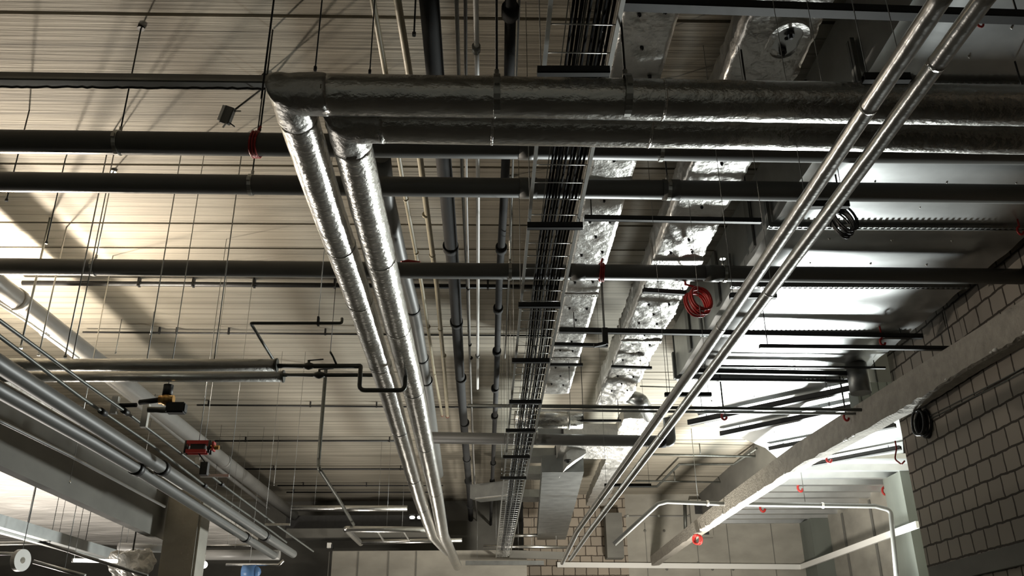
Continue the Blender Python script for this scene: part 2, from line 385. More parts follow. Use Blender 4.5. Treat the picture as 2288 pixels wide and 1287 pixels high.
# --- silver pipes: two L-shaped runs, a corner and a long leg each
def silver_run(name, xs, leg, wX, wY, label, seams, h=1.46):
    """xs: centre pixels of the crossing part (right to left), leg: centre pixels of the leg from the corner on"""
    a = [P(x, y, h) for x, y in xs]; b = [P(x, y, h) for x, y in leg]
    c = a[-1]; r = rw(P(1100, xs[0][1]-18, h), wX)
    t = thing('insulated_pipe', label, 'insulated pipe', c)
    d1 = (a[0]-c).normalized(); d2 = (b[1]-b[0]).normalized()
    far = c + d1*((W(3.13, 0, 0).x-c.x)/d1.x)
    e1 = c + d1*r*1.55; e2 = c + d2*r*1.6
    def wrinkled(pts, r, n, amp, seg=40):
        bm = NB(); P2 = []
        for u, v in zip(pts, pts[1:]):
            m_ = max(2, int((v-u).length/.05)); P2 += [u.lerp(v, i/m_) for i in range(m_)]
        P2.append(pts[-1]); tube(bm, P2, r, seg)
        from mathutils import noise
        for vv in bm.verts:
            q = vv.co*9; vv.co += V((noise.noise(q), noise.noise(q+V((9, 3, 1))), noise.noise(q+V((2, 7, 5)))))*amp
        return bm
    obj('crossing_jacket', wrinkled([e1, far], r, 0, .0022), 'silver', t)
    obj('leg_jacket', wrinkled([e2]+b[1:], r*wY, 0, .0026), 'silver', t)
    bm = NB(); tube(bm, [e1+d1*.02, e1, c+d1*r*.06, c, c+d2*r*.06, e2, e2+d2*.02] if False else [e1+d1*.02, c, e2+d2*.02], r*1.015, 40)
    from mathutils import noise
    bmesh.ops.subdivide_edges(bm, edges=[e for e in bm.edges if e.calc_length() > .03], cuts=9)
    for vv in bm.verts:
        q = vv.co*22; vv.co += V((noise.noise(q), noise.noise(q+V((9, 3, 1))), noise.noise(q+V((2, 7, 5)))))*.007
    obj('elbow_wrap', bm, 'foil', t)
    for px in seams[0]:
        u = c + d1*((P(px, xs[0][1]-20, h).x-c.x)/d1.x)
        obj('tape_band', tube(NB(), [u-d1*.006, u+d1*.006], r+.002, 40), 'tape', t)
    for k_ in seams[1]:
        for u, v in zip(b, b[1:]):
            y = W(0, k_, 0).y
            if u.y < y < v.y:
                s = u.lerp(v, (y-u.y)/(v.y-u.y)); dd = (v-u).normalized()
                obj('tape_band', tube(NB(), [s-dd*.012, s+dd*.012], r*wY+.0025, 40), 'tape', t)
    return t
silver_run('outer', [(2288, 236), (1144, 217), (650, 210)], [(650, 210), (725, 447), (793, 640), (867, 867), (937, 1110), (966, 1195), (1000, 1232)], 93, .98,
           'silver foil insulated pipe turning the outer corner, upper left of the pair', ((1105, 1482), (2.9, 3.4, 4.2, 5.4, 6.8, 8.0)))
silver_run('inner', [(2288, 300), (1144, 279), (775, 272)], [(775, 272), (817, 447), (866, 640), (923, 867), (975, 1110), (990, 1195), (1022, 1265)], 92, .98,
           'silver foil insulated pipe turning the inner corner, tucked behind the outer one', ((1099, 1450), (3.0, 3.7, 4.6, 5.8, 7.3)))
for px, py, lab in ((1110, 150, 'rod hanger holding the silver crossing pipes by the black riser'), (1400, 175, 'rod hanger with torn foil on the silver crossing pipe')):
    c = P(px, 214, 1.46); hanger(c, rw(c, 90), DX, lab, m='zinc')
c = P(649, 213, 1.46)
one('threaded_rod', tube(NB(), [c+V((-.13, 0, -.02)), up_to(c+V((-.13, 0, 0)), ZC)], .005, 8), 'steel', 'threaded rod standing at the tip of the silver corner', 'rod')

# --- slim silver pair running down the right side
for pts, wd, lab, seams in (([(2140, -60), (2100, 0), (1800, 450), (1553, 817), (1290, 1186), (1256, 1258)], 34, 'slim silver insulated pipe running lengthwise, left of the right hand pair', (1.6, 2.9, 4.0, 6)),
                            ([(2245, -60), (2196, 0), (1869, 450), (1597, 817), (1318, 1186), (1274, 1250)], 33, 'slim silver insulated pipe running lengthwise, right of the right hand pair', (1.45, 2.6, 4.4, 6.5))):
    q = [P(x, y, 1.15) for x, y in pts]; r = rw(P(1800, 450, 1.15), wd)
    t = thing('insulated_pipe', lab, 'insulated pipe', q[0])
    obj('jacket', tube(NB(), q, r, 28), 'silver2', t)
    for s in seams:
        y = W(0, s, 0).y
        for u, v in zip(q, q[1:]):
            if u.y < y < v.y: c = u.lerp(v, (y-u.y)/(v.y-u.y)); d = (v-u).normalized(); obj('tape_band', tube(NB(), [c-d*.008, c+d*.008], r+.0015, 28), 'tape', t)
for i, (x, y) in enumerate(((1975, 190), (1838, 470), (1676, 672), (1530, 890), (1395, 1090))):
    a, b = P(x-44, y, 1.19), P(x+60, y, 1.19)
    a.z = b.z = a.z+.03
    t = thing('support_bracket', ('first', 'second', 'third', 'fourth', 'fifth')[i]+' short black strut from the camera carrying the slim silver pair', 'bracket', a)
    obj('strut', cstrut(NB(), a, b, .035, .03), 'steel', t)
    for e in (a+DX*.02, b-DX*.02):
        zt = ZC if i in (3, 4) else W(0, 0, 2.27).z
        obj('threaded_rod', tube(NB(), [e, up_to(e, zt)], .002, 6), 'galvd', t)

# --- pipes running lengthwise in the middle
def ypipe(name, label, cat, pts, wd, wpt, h, m, couplings=(), cm=None, cw=.09, ce=.014, end=None, seg=16, back=2.0):
    q = [P(x, y, h) for x, y in pts]; d0 = (q[0]-q[1]).normalized(); q[0] = q[0]+d0*back
    r = rw(P(*wpt, h), wd)
    t = thing(name, label, cat, q[0])
    obj('pipe_wall', tube(NB(), q, r, seg), m, t)
    for px, py in couplings:
        c = P(px, py, h); d = DY
        bm = tube(NB(), [c-d*cw/2, c+d*cw/2], r+ce, seg)
        tube(bm, [c+d*cw*.5, c+d*cw*.75], r+ce*.5, seg)
        obj('coupling', bm, cm or m, t)
    if end: obj('end_cap', ball(NB(), q[-1], r*1.3), end, t)
    return t, r
ypipe('riser_pipe', 'thick black sleeved pipe running lengthwise behind the silver corner', 'pipe', [(959, 0), (972, 162), (998, 430), (1016, 640), (1027, 830), (1049, 1100), (1052, 1160)], 33, (998, 430), 2.5, 'darkpipe',
      [(1007, 552), (1020, 720), (1030, 845), (1038, 945), (1043, 1025), (1046, 1075), (1050, 1130)])
ypipe('riser_pipe', 'thinner black pipe with bulging couplings running lengthwise left of the cable tray', 'pipe', [(1141, 0), (1138, 165), (1127, 430), (1115, 640), (1110, 830), (1099, 1100), (1096, 1180)], 19, (1127, 430), 2.42, 'darkpipe',
      [(1140, 25), (1120, 555), (1113, 690), (1110, 785), (1106, 868), (1105, 930), (1102, 1035), (1100, 1075)], ce=.02)
ypipe('cream_pipe', 'slimmer cream pipe, left of the two running beside the black pipe', 'pipe', [(833, 0), (861, 162), (905, 435), (943, 640), (970, 830), (988, 928)], 10, (905, 435), 2.58, 'cream', [(907, 445), (930, 565), (957, 730), (971, 835)], cw=.03, ce=.006, end='rust')
ypipe('cream_pipe', 'thicker cream pipe, right of the two running beside the black pipe', 'pipe', [(888, 0), (914, 162), (949, 435), (976, 640), (993, 830), (1000, 930)], 13, (949, 435), 2.58, 'cream', [(951, 480), (966, 570), (984, 735), (992, 795)], cw=.03, ce=.006, end='rust')
ypipe('drain_pipe', 'dark grey drain pipe running lengthwise close beside the inner silver leg', 'pipe', [(851, 345), (862, 440), (889, 560), (925, 700), (955, 870), (982, 1060)], 36, (889, 560), 2.33, 'greypipe', [(922, 690), (943, 800), (953, 850)], cm='black', cw=.05, ce=.008, back=0)
ypipe('steel_rail', 'grey steel conduit running lengthwise right of the thick black pipe', 'conduit', [(1020, 0), (1025, 165), (1034, 430), (1044, 640), (1051, 830), (1060, 1100)], 7, (1034, 430), 2.55, 'galvd', [(1048, 740)], cw=.04, ce=.006)
ypipe('conduit', 'bright white conduit running lengthwise between the black pipes', 'conduit', [(1063, 0), (1066, 165), (1068, 430), (1068, 640), (1067, 868)], 9, (1068, 430), 2.4, 'white', [(1064, 108), (1067, 795)], cm='galvd', cw=.06, ce=.012)
ypipe('conduit', 'thin grey conduit with small clips beside the white one', 'conduit', [(1040, 0), (1042, 430), (1047, 640), (1051, 830), (1058, 1010), (1066, 1180)], 6, (1042, 430), 2.48, 'lightpipe', [(1046, 645), (1050, 770), (1053, 800)], cm='black', cw=.03, ce=.01)
ypipe('conduit', 'hair-thin galvanised conduit just left of the cable tray', 'conduit', [(1160, 0), (1148, 300), (1140, 560), (1128, 800)], 4, (1140, 560), 2.6, 'galvd')

# --- wire cable tray
XT0, XT1, HT = .176, .372, 1.70
t = thing('cable_tray', 'long wire mesh cable tray running lengthwise left of the foil ducts', 'cable tray', W(XT0, 1.2, HT))
for x in (XT0, XT1):
    a, b = W(x, 1.2, HT), W(x, 13.4, HT)
    bm = bar(NB(), a+V((0, 0, .03)), b+V((0, 0, .03)), .006, .075); bar(bm, a+V((0, 0, -.006)), b+V((0, 0, -.006)), .022, .006)
    obj('side_rail', bm, 'zinc', t)
wire = None
for i in range(98):
    y = 1.25+i*.1235
    if wire is None:
        bm = tube(NB(), [W(XT0, y, HT)+V((0, 0, .06)), W(XT0, y, HT)+V((.004, 0, 0)), W(XT1, y, HT)+V((-.004, 0, 0)), W(XT1, y, HT)+V((0, 0, .06))], .0036, 6)
        wire = obj('cross_wire', bm, 'zinc', t); y0 = y
    else:
        c = wire.copy(); COL.objects.link(c); c.parent = t; c.location = (0, S*(y-y0), 0)
for k in (.25, .5, .75):
    x = XT0+(XT1-XT0)*k; obj('long_wire', tube(NB(), [W(x, 1.2, HT+.004), W(x, 13.4, HT+.004)], .003, 6), 'zinc', t)
def tray_cable(x0, k, wob, label, group):
    pts = []
    for i in range(50):
        y = 1.2+i*.235
        x = x0 + wob*math.sin(y*1.3) + .003*math.sin(y*3)
        pts.append(W(x, y, HT+.012+.008*(k % 2)))
    return one('cable', tube(NB(), pts, .0072+.001*(k % 3), 8), 'sheath', label, 'cable', group)
for b, (x0, nm) in enumerate(((.262, 'left'), (.327, 'right'))):
    for k in range(5):
        tray_cable(x0+(k-2)*.0118, k, .006, 'black cable lying in the %s bundle of the wire cable tray' % nm, 'black cables in the %s tray bundle' % nm)
# brackets under the tray
for i, (y_, xa, xb, lab) in enumerate(((160, 1200, 1362, 'in front of the silver crossing'), (505, 1178, 1302, 'just beyond the second grey pipe'), (682, 1158, 1252, 'beyond the third grey pipe'),
                                       (806, 1144, 1228, 'level with the first foil duct end'), (898, 1138, 1210, 'just before the paired thin conduits'), (962, 1130, 1196, 'over the far grey pipe'),
                                       (1021, 1124, 1184, 'beyond the far grey pipe'), (1068, 1118, 1176, 'farthest that can be made out'))):
    a, b = P(xa, y_, HT-.035), P(xb, y_, HT-.035)
    t = thing('tray_bracket', 'dark strut under the cable tray, '+lab, 'bracket', a)
    obj('strut', cstrut(NB(), a, b, .045, .04), 'steel', t)
    for e in (a+DX*.02, b-DX*.02):
        obj('threaded_rod', tube(NB(), [e, up_to(e, ZC)], .003, 6), 'galvd', t)

# --- foil-wrapped ducts
from mathutils import noise
def foil_duct(x0, x1, h0, h1, y0, y1, pins, amp=.012, dimple=.018):
    bm = NB(); lo, hi = W(x0, y0, h0), W(x1, y1, h1)
    st = .035; ny = max(2, int((hi.y-lo.y)/st)); nx = max(3, int((hi.x-lo.x)/st)); nz = max(2, int((hi.z-lo.z)/st))
    prof = [(lo.x+(hi.x-lo.x)*i/nx, lo.z) for i in range(nx)] + [(hi.x, lo.z+(hi.z-lo.z)*i/nz) for i in range(nz)] + \
           [(hi.x-(hi.x-lo.x)*i/nx, hi.z) for i in range(nx)] + [(lo.x, hi.z-(hi.z-lo.z)*i/nz) for i in range(nz)]
    cx, cz = (lo.x+hi.x)/2, (lo.z+hi.z)/2; rings = []
    for j in range(ny+1):
        y = lo.y+(hi.y-lo.y)*j/ny; rg = []
        for x, z in prof:
            p = V((x, y, z)); q = V((x*3.2, y*2.6, z*3.2)); q2 = p*9
            n1 = noise.noise(q); n2 = abs(noise.noise(q2))
            dx = (1 if x > cx else -1)*(abs(x-cx) > abs(hi.x-lo.x)*.49); dz = (1 if z > cz else -1)*(abs(z-cz) > (hi.z-lo.z)*.49)
            off = amp*(n1*.8+n2*1.1-.3)
            bul = .006*math.cos((x-cx)/(hi.x-lo.x)*math.pi)
            dd = 0
            if dz < 0:
                for c in pins:
                    e = (V((x, y))-V((c.x, c.y))).length
                    if e < .12: dd += dimple*math.exp(-(e/.045)**2)
            p.x += dx*off; p.z += dz*(off+bul) + dd
            rg.append(bm.verts.new(p))
        rings.append(rg)
    n = len(prof)
    for j in range(ny):
        for i in range(n):
            f = bm.faces.new((rings[j][i], rings[j][(i+1) % n], rings[j+1][(i+1) % n], rings[j+1][i])); f.smooth = True
    bm.faces.new(rings[0][::-1]); bm.faces.new(rings[-1]); return bm
def add_pins(t, pins, name='insulation_pin', r=.014, m='black'):
    first = None
    for c in pins:
        if first is None:
            bm = tube(NB(), [c+V((0, 0, .012)), c-V((0, 0, .006))], r, 10); ball(bm, c-V((0, 0, .008)), r*.6)
            first = obj(name, bm, m, t); c0 = c
        else:
            o = first.copy(); COL.objects.link(o); o.parent = t; o.location = c-c0
def pins_for(x0, x1, y0, y1, h, step):
    out = []; y = y0+.15; k = 0
    while y < y1-.1:
        for u in ((.28, .75), (.55,))[k % 2]:
            out.append(W(x0+(x1-x0)*u+random.uniform(-.012, .012), y+random.uniform(-.03, .03), h))
        y += step*.5; k += 1
    return out
D1 = (.518, .742); H1 = 2.35
pn = pins_for(D1[0], D1[1], 2.1, 7.4, H1, .42)
t = thing('foil_duct', 'narrow foil wrapped duct running lengthwise right of the cable tray', 'duct', W(D1[0], 1.2, H1))
obj('foil_wrap', foil_duct(*D1, H1, H1+.22, 1.2, 7.55, pn, .007), 'foil', t); add_pins(t, pn)
for y in (3.9, 5.35, 6.6):
    obj('tape_band', box(NB(), W(D1[0]-.005, y, H1-.008), W(D1[1]+.005, y+.05, H1+.22)), 'tape', t)
D2 = (1.0, 1.29); H2 = 2.31
pn = pins_for(D2[0], D2[1], 3.0, 7.6, H2, .38)
t = thing('foil_duct', 'wide crinkled foil duct with an oval inspection hatch at its near end', 'duct', W(D2[0], 1.2, H2))
obj('foil_wrap', foil_duct(*D2, H2, H2+.17, 1.2, 7.75, pn, .02), 'foil', t); add_pins(t, pn)
c = P(1757, 93, H2-.01)
def oval(r0, r1, ly, z0, z1, n=40):
    bm = NB(); A = []
    for k in range(n):
        a = 2*math.pi*k/n; s = 1 if math.sin(a) >= 0 else -1
        A.append([bm.verts.new(V((c.x+r*math.cos(a), c.y+r*math.sin(a)+s*ly, z))) for r, z in ((r0, z0), (r1, z0), (r1, z1), (r0, z1))])
    for k in range(n):
        p, q = A[k], A[(k+1) % n]
        for i in range(4): bm.faces.new((p[i], p[(i+1) % 4], q[(i+1) % 4], q[i]))
    return bm
rz = W(0, 0, H2).z
hf = obj('hatch_frame', oval(.085, .125, .075, rz-.03, rz+.02), 'foil', t)
bm = NB(); n = 40; vs = []
for k in range(n):
    a = 2*math.pi*k/n; s = 1 if math.sin(a) >= 0 else -1
    vs.append((c.x+.09*math.cos(a), c.y+.09*math.sin(a)+s*.075))
prism(bm, [V((x, y, rz-.016)) for x, y in vs], [V((x, y, rz+.01)) for x, y in vs]); hl = obj('hatch_lid', bm, 'galv', t)
for s in (-1, 1):
    q = V((c.x, c.y+s*.085, rz-.03))
    bm = tube(NB(), [q+V((0, 0, .02)), q-V((0, 0, .012))], .026, 14); tube(bm, [q, q-V((0, 0, .035))], .011, 10); ball(bm, q+V((-.02, -s*.03, -.008)), .014)
    obj('hatch_knob', bm, 'black', hl)
for i, y in enumerate((4.75, 6.1)): obj('tape_band', box(NB(), W(D2[0]-.006, y, H2-.014), W(D2[1]+.006, y+.05, H2+.17)), 'tape', t)
# the wide duct steps down and runs on to the end wall
t = thing('foil_duct', 'far foil duct continuing lower to the end wall beyond the thin conduits', 'duct', W(.9, 7.9, 2.05))
def skin(a, b, w_, h_, m, nm, amp=.012):
    """crinkled box between two bottom-centre points"""
    bm = NB(); n = max(2, int((b-a).length/.06)); d = (b-a).normalized(); s = V((d.y, -d.x, 0)).normalized(); rg = []
    for i in range(n+1):
        p = a.lerp(b, i/n); R = []
        for u, v in ((-.5, 0), (-.25, 0), (0, 0), (.25, 0), (.5, 0), (.5, .5), (.5, 1), (0, 1), (-.5, 1), (-.5, .5)):
            q = p+s*(u*w_)+V((0, 0, v*h_)); q += V((noise.noise(q*7), noise.noise(q*7+V((3, 1, 2))), noise.noise(q*7+V((1, 8, 3)))))*amp
            R.append(bm.verts.new(q))
        rg.append(R)
    for i in range(n):
        for j in range(10):
            f = bm.faces.new((rg[i][j], rg[i][(j+1) % 10], rg[i+1][(j+1) % 10], rg[i+1][j])); f.smooth = False
    bm.faces.new(rg[0][::-1]); bm.faces.new(rg[-1]); return obj(nm, bm, m, t)
a = P(1313, 992, 2.2); b = P(1300, 1025, 2.12); c_ = P(1258, 1055, 1.98); e_ = P(1232, 1206, 1.98)
k = dep(a)/F
skin(a-DY*.5, b, 118*k, .22, 'foil', 'upper_bend'); skin(b, c_, 112*k, .24, 'foil', 'sloping_section'); skin(c_, e_, 95*k, .3, 'galvd', 'long_section', .006)
for u in (.25, .75):
    q = c_.lerp(e_, u)+DZ*.29; obj('threaded_rod', tube(NB(), [q, up_to(q, ZC)], .006, 6), 'steel', t)
o = c_+V((.05, -.4, .12)); bm = tube(NB(), [o-DZ*.03, o], .06, 16); ball(bm, o-DZ*.03, .035); obj('damper_knob', bm, 'black', t)
t = thing('foil_duct', 'second far foil duct, right of the one reaching the end wall', 'duct', W(1.4, 8.2, 2.3))
a = P(1425, 935, 2.3); b = P(1330, 1130, 2.3); k = dep(a)/F
skin(a, b, 62*k, .22, 'foil', 'foil_wrap', .02)
t = thing('round_duct', 'round silver duct joining the cable tray side to the wide foil duct', 'duct', P(1195, 938, 2.12))
a, b = P(1150, 937, 2.12), P(1300, 940, 2.12); r = rw(a, 38)
obj('duct_body', tube(NB(), [a, b], r, 28), 'silver', t); c = a.lerp(b, .8); obj('joint_ring', tube(NB(), [c-DX*.015, c+DX*.015], r+.01, 28), 'zinc', t)
t = thing('duct_elbow', 'bright round duct elbow beside the end of the wide foil duct', 'duct', P(1420, 890, 2.3))
a, b, c = P(1405, 886, 2.36), P(1432, 893, 2.3), P(1452, 930, 2.3)
obj('elbow_body', tube(NB(), [a, b, c], rw(a, 30), 20, rb=.2), 'galv', t)
# grey stub ducts left of the far duct
for i, (px, py) in enumerate(((1222, 985), (1208, 1030), (1196, 1068), (1184, 1118))):
    a, b = P(px-55, py, 2.2), P(px+30, py, 2.2); k = dep(a)/F
    t = thing('branch_duct', ('first', 'second', 'third', 'farthest')[i]+' flat grey branch duct from the camera beside the far foil duct', 'duct', a)
    obj('duct_body', bar(NB(), a+DZ*.1, b+DZ*.1, 38*k*1.6, .16), 'galvd', t); obj('end_flange', bar(NB(), b+DZ*.1, b+DZ*.1+DX*.03, 42*k*1.7, .22), 'steel', t)
# crossing silver duct end seen under the black pipes
t = thing('silver_duct', 'pale sheet metal duct end behind the black pipes near the end wall', 'duct', P(1100, 1110, 2.2))
a, b = P(1062, 1118, 2.2), P(1160, 1108, 2.2); obj('duct_body', bar(NB(), a+DZ*.15, b+DZ*.15, .5, .3), 'galvd', t); obj('bright_lip', bar(NB(), a-DY*.25, b-DY*.25, .02, .05), 'silver2', t)

# --- large galvanised duct
XD0, XD1, HD = 1.555, 3.02, 2.27; fl = [.3, 1.4, 2.98, 4.24, 5.03, 5.87, 6.84]
t = thing('ventilation_duct', 'large galvanised sheet metal duct running lengthwise along the right', 'duct', W(XD0, .3, HD))
for a, b in zip(fl, fl[1:]):
    bm = NB(); nx, ny = 6, 28; G = []
    for j in range(ny+1):
        s = j/ny; y = a+(b-a)*s; row = []
        for i in range(nx+1):
            x = XD0+(XD1-XD0)*i/nx
            z = -.012*math.sin(s*math.pi)**.7*(1 if 0 < i < nx else 0) + .006*math.sin(s*2*math.pi*2.5+a) + .003*math.sin(s*17+x*1.7)
            p = W(x, y, HD); p.z += z; row.append(bm.verts.new(p))
        G.append(row)
    for j in range(ny):
        for i in range(nx):
            f = bm.faces.new((G[j][i], G[j+1][i], G[j+1][i+1], G[j][i+1])); f.smooth = True
    T = [[bm.verts.new(W(x, y, HD+.42)) for x in (XD0, XD1)] for y in (a, b)]
    bm.faces.new((T[0][0], T[0][1], T[1][1], T[1][0]))
    bm.faces.new([G[j][0] for j in range(ny+1)]+[T[1][0], T[0][0]]); bm.faces.new([G[j][nx] for j in range(ny, -1, -1)]+[T[0][1], T[1][1]])
    bm.faces.new(G[0][::-1]+[T[0][0], T[0][1]][::1] if False else [v for v in G[0]]+[T[0][1], T[0][0]]); bm.faces.new([v for v in G[-1]]+[T[1][1], T[1][0]])
    obj('duct_section', bm, 'galv', t)
for y in fl[1:]:
    bm = NB(); a, b = W(XD0-.02, y, HD), W(XD1+.0, y, HD)
    bar(bm, a-DZ*.012-DY*.02, b-DZ*.012-DY*.02, .012, .05); bar(bm, a-DZ*.012+DY*.02, b-DZ*.012+DY*.02, .012, .05)
    bar(bm, a+V((0, -.02, .35)), a+V((0, -.02, -.03)), .03, .03, DX); bar(bm, a+V((0, .02, .35)), a+V((0, .02, -.03)), .03, .03, DX)
    n = 46
    for i in range(n):
        p = a.lerp(b, (i+.3)/n); bar(bm, p-DZ*.04-DY*.03, p+DX*.022-DZ*.04-DY*.03, .03, .012)
    obj('joint_flange', bm, 'galvd', t)
pins = [P(x, y, HD) for x, y in ((1955, 404), (2115, 406), (2270, 407), (2055, 461), (1853, 533), (1993, 537), (2127, 538), (1810, 586), (1945, 588), (2070, 591), (1735, 681), (1855, 683), (1980, 683),
                                 (1703, 721), (1818, 723), (1938, 723), (1648, 787), (1755, 789), (1857, 790), (2165, 125), (2040, 120), (2260, 60))]
add_pins(t, pins, 'stiffener_pin', .014, 'zinc')
for a, b in zip(fl[1:], fl[2:]):
    y = a+(b-a)*.45; obj('side_stiffener', bar(NB(), W(XD0-.008, y, HD+.03), W(XD0-.008, y, HD+.4), .16, .02, DX), 'galvd', t)
# turned sections
k = HD/2.0
t = thing('duct_bend', 'bright galvanised duct bend turning toward the far right bay', 'duct', W(2.4, 7.6, HD))
lo = [(1.555, 6.9), (1.83*k, 7.25*k), (2.6*k, 8.1*k), (3.38*k, 6.95*k), (3.02, 6.9)]
obj('bend_body', prism(NB(), [W(x, y, HD) for x, y in lo], [W(x, y, HD+.42) for x, y in lo]), 'galv', t)
add_pins(t, [P(x, y, HD) for x, y in ((1590, 895), (1685, 885), (1790, 885), (1670, 940), (1830, 905), (1730, 965))], 'stiffener_pin', .014, 'zinc')
t = thing('duct_bend', 'far galvanised duct section rising behind the plastered beam', 'duct', W(3.4, 9, HD))
lo = [(2.62*k, 8.15*k), (3.05*k, 8.9*k), (4.55, 8.35*k), (3.40*k, 7.0*k)]
obj('bend_body', prism(NB(), [W(x, y, HD+.01) for x, y in lo], [W(x, y, HD+.42) for x, y in lo]), 'galv', t)
for i, (a, b, wd) in enumerate((((1540, 945), (1905, 868), 17), ((1612, 970), (2000, 890), 16), ((1720, 1003), (2000, 950), 13), ((1810, 1038), (2012, 1000), 12))):
    p, q = P(*a, HD-.05), P(*b, HD-.05); r = rw(p.lerp(q, .5), wd)*2
    t = thing('support_rail', ('nearest', 'second', 'third', 'farthest')[i]+' slanting dark support rail under the turned metal duct', 'rail', p)
    bm = cstrut(NB(), p, q, r, r*.7); obj('channel', bm, 'steel', t)
    for s in (.12, .88): c = p.lerp(q, s); obj('threaded_rod', tube(NB(), [c, up_to(c, W(0, 0, HD-.002).z)], .006, 6), 'steel', t)
# --- dark rails under ducts
rails = [((1640, 199), (2330, 212), 20, 2.1, 'steel', 'dark strut just behind the silver crossing pipes, at right under the large duct', 0),
         ((1392, 8), (2330, 40), 27, 1.95, 'steel', 'broad dark strut crossing at the top right edge, under both foil ducts', .1),
         ((1306, 487), (1700, 494), 13, 2.22, 'steel', 'black strut crossing under both foil ducts between the second and third grey pipes', 0),
         ((1250, 738), (2060, 752), 13, 2.2, 'steel', 'long black strut crossing under the foil ducts and the large metal duct', 0),
         ((1697, 774), (2330, 781), 11, 2.0, 'steel', 'black rail that hangs by a rod and runs into the block wall', 0),
         ((1585, 818), (1978, 822), 6, 2.2, 'steel', 'thin black rail across the bright end of the large metal duct', 0),
         ((1560, 829), (1938, 836), 12, 2.2, 'steel', 'thick black rail across the bright end of the large metal duct', 0),
         ((1560, 848), (1905, 852), 8, 2.2, 'steel', 'toothed black rail closing the end of the large metal duct', 0),
         ((1437, 649), (1532, 655), 12, 2.25, 'steel', 'short black bar under the wide foil duct, beside the red coil', 0),
         ((1235, 769), (1358, 772), 9, 2.28, 'steel', 'dark bar under the narrow foil duct with an upright bracket', 0),
         ((1224, 815), (1302, 815), 7, 2.28, 'steel', 'thin dark bar under the end of the narrow foil duct', 0),
         ((1366, 819), (1456, 822), 7, 2.24, 'steel', 'thin dark bar under the wide foil duct, over the bright slab', 0),
         ((1300, 940), (1388, 940), 6, 2.1, 'steel', 'dark bar below the wide foil duct end, beside the round duct', 0)]
for a, b, wd, h, m, lab, sl in rails:
    p, q = P(*a, h), P(*b, h)
    q = V((q.x, p.y+(q.y-p.y), p.z)); lim = W(3.15, 0, 0).x
    if q.x > lim: q = p.lerp(q, (lim-p.x)/(q.x-p.x))
    r = rw(p, wd)*2
    t = thing('support_rail', lab, 'rail', p)
    obj('channel', cstrut(NB(), p, q, r, r*.8), m, t)
    for s in (.04, .94):
        c = p.lerp(q, s); x = (c.x-CAM.x)/S; y = (c.y-CAM.y)/S
        top = HC
        if XD0-.05 < x < XD1 and y < 6.9: top = HD-.01
        elif D2[0]-.02 < x < D2[1]+.02 and y < 7.7: top = H2-.02
        elif D1[0]-.02 < x < D1[1]+.02 and y < 7.5: top = H1-.015
        obj('threaded_rod', tube(NB(), [c, up_to(c, W(0, 0, top).z)], .006, 6), 'steel', t)

# --- plastered beam along the block wall and on to the end wall
def PB(px, py):
    d = _ray(px, py); return CAM + d*(S*3.245/(d.x+.045*d.y))
edge = [(3200, 56, 194), (2450, 560, 650), (2288, 668, 747), (2130, 768, 840), (1990, 856, 930), (1780, 990, 1043), (1640, 1094, 1133), (1560, 1157, 1188), (1436, 1257, 1277)]
T_ = [PB(x, a) for x, a, b in edge]; B_ = [PB(x, b) for x, a, b in edge]
bm = NB(); rg = []
for i in range(len(edge)-1):
    n = 16
    for j in range(n + (i == len(edge)-2)):
        s = j/n; a = T_[i].lerp(T_[i+1], s); b = B_[i].lerp(B_[i+1], s); b = V((b.x, a.y, b.z))
        e = random.choice((0, 0, 0, .01, -.01, .016)); w2 = min(a.x+.2, W(3.146, 0, 0).x) if a.y < W(0, 6.6, 0).y else a.x+.2
        rg.append([bm.verts.new(p) for p in (a, b-DZ*e, b-DZ*(e*.6+.01)+DX*.05, V((w2, a.y, b.z-e*.4)), V((w2, a.y, a.z)))])
for p, q in zip(rg, rg[1:]):
    for k in range(5): bm.faces.new((p[k], p[(k+1) % 5], q[(k+1) % 5], q[k]))
bm.faces.new(rg[0][::-1]); bm.faces.new(rg[-1])
struct('beam_right', bm, 'plaster')
bm = NB()
for i in range(26):
    s = random.random(); i0 = random.randrange(len(edge)-2); b = B_[i0].lerp(B_[i0+1], s); ball(bm, b+DZ*.01-DX*.005, random.uniform(.012, .03), (1, 1.5, .7), 7)
struct('trim_6', bm, 'white')

# --- cable channel along the end wall and far right wall
a, b = PY(1245, 1262, 14.37), PY(1790, 1267, 14.37); d_ = PX(2050, 1172, 4.92)
t = thing('cable_channel', 'long white cable channel along the end wall, turning onto the right wall', 'cable channel', a)
obj('end_wall_length', bar(NB(), a, b, .06, .13), 'white', t); obj('side_wall_length', bar(NB(), b, d_, .06, .13), 'white', t)
p = [PY(1372, 1216, 10.4), PY(1470, 1126, 10.4), PY(1490, 1121, 10.4), PY(1620, 1126, 10.4), PY(1955, 1131, 10.4), PY(1990, 1140, 10.4), PY(2003, 1290, 10.4)]
t = thing('conduit', 'grey bent conduit crossing in front of the end wall and dropping beside the column', 'conduit', p[0])
obj('pipe_wall', tube(NB(), p, rw(p[2], 10), 12, rb=.12), 'greypipe', t)
for q in (p[3], p[4].lerp(p[3], .35), p[3].lerp(p[2], .3)):
    obj('clip', tube(NB(), [q-DX*.02, q+DX*.02], rw(p[2], 11)+.01, 12), 'white', t)
for px, lab in ((1560, 'left'), (1800, 'right')):
    q = PY(px, 1128, 10.4); one('threaded_rod', tube(NB(), [q+DZ*.06, up_to(q, W(0, 0, 2.8 if px < 1700 else 2.33).z)], .007, 6), 'galvd', 'thin rod holding the grey bent conduit by the end wall, %s one' % lab, 'rod')
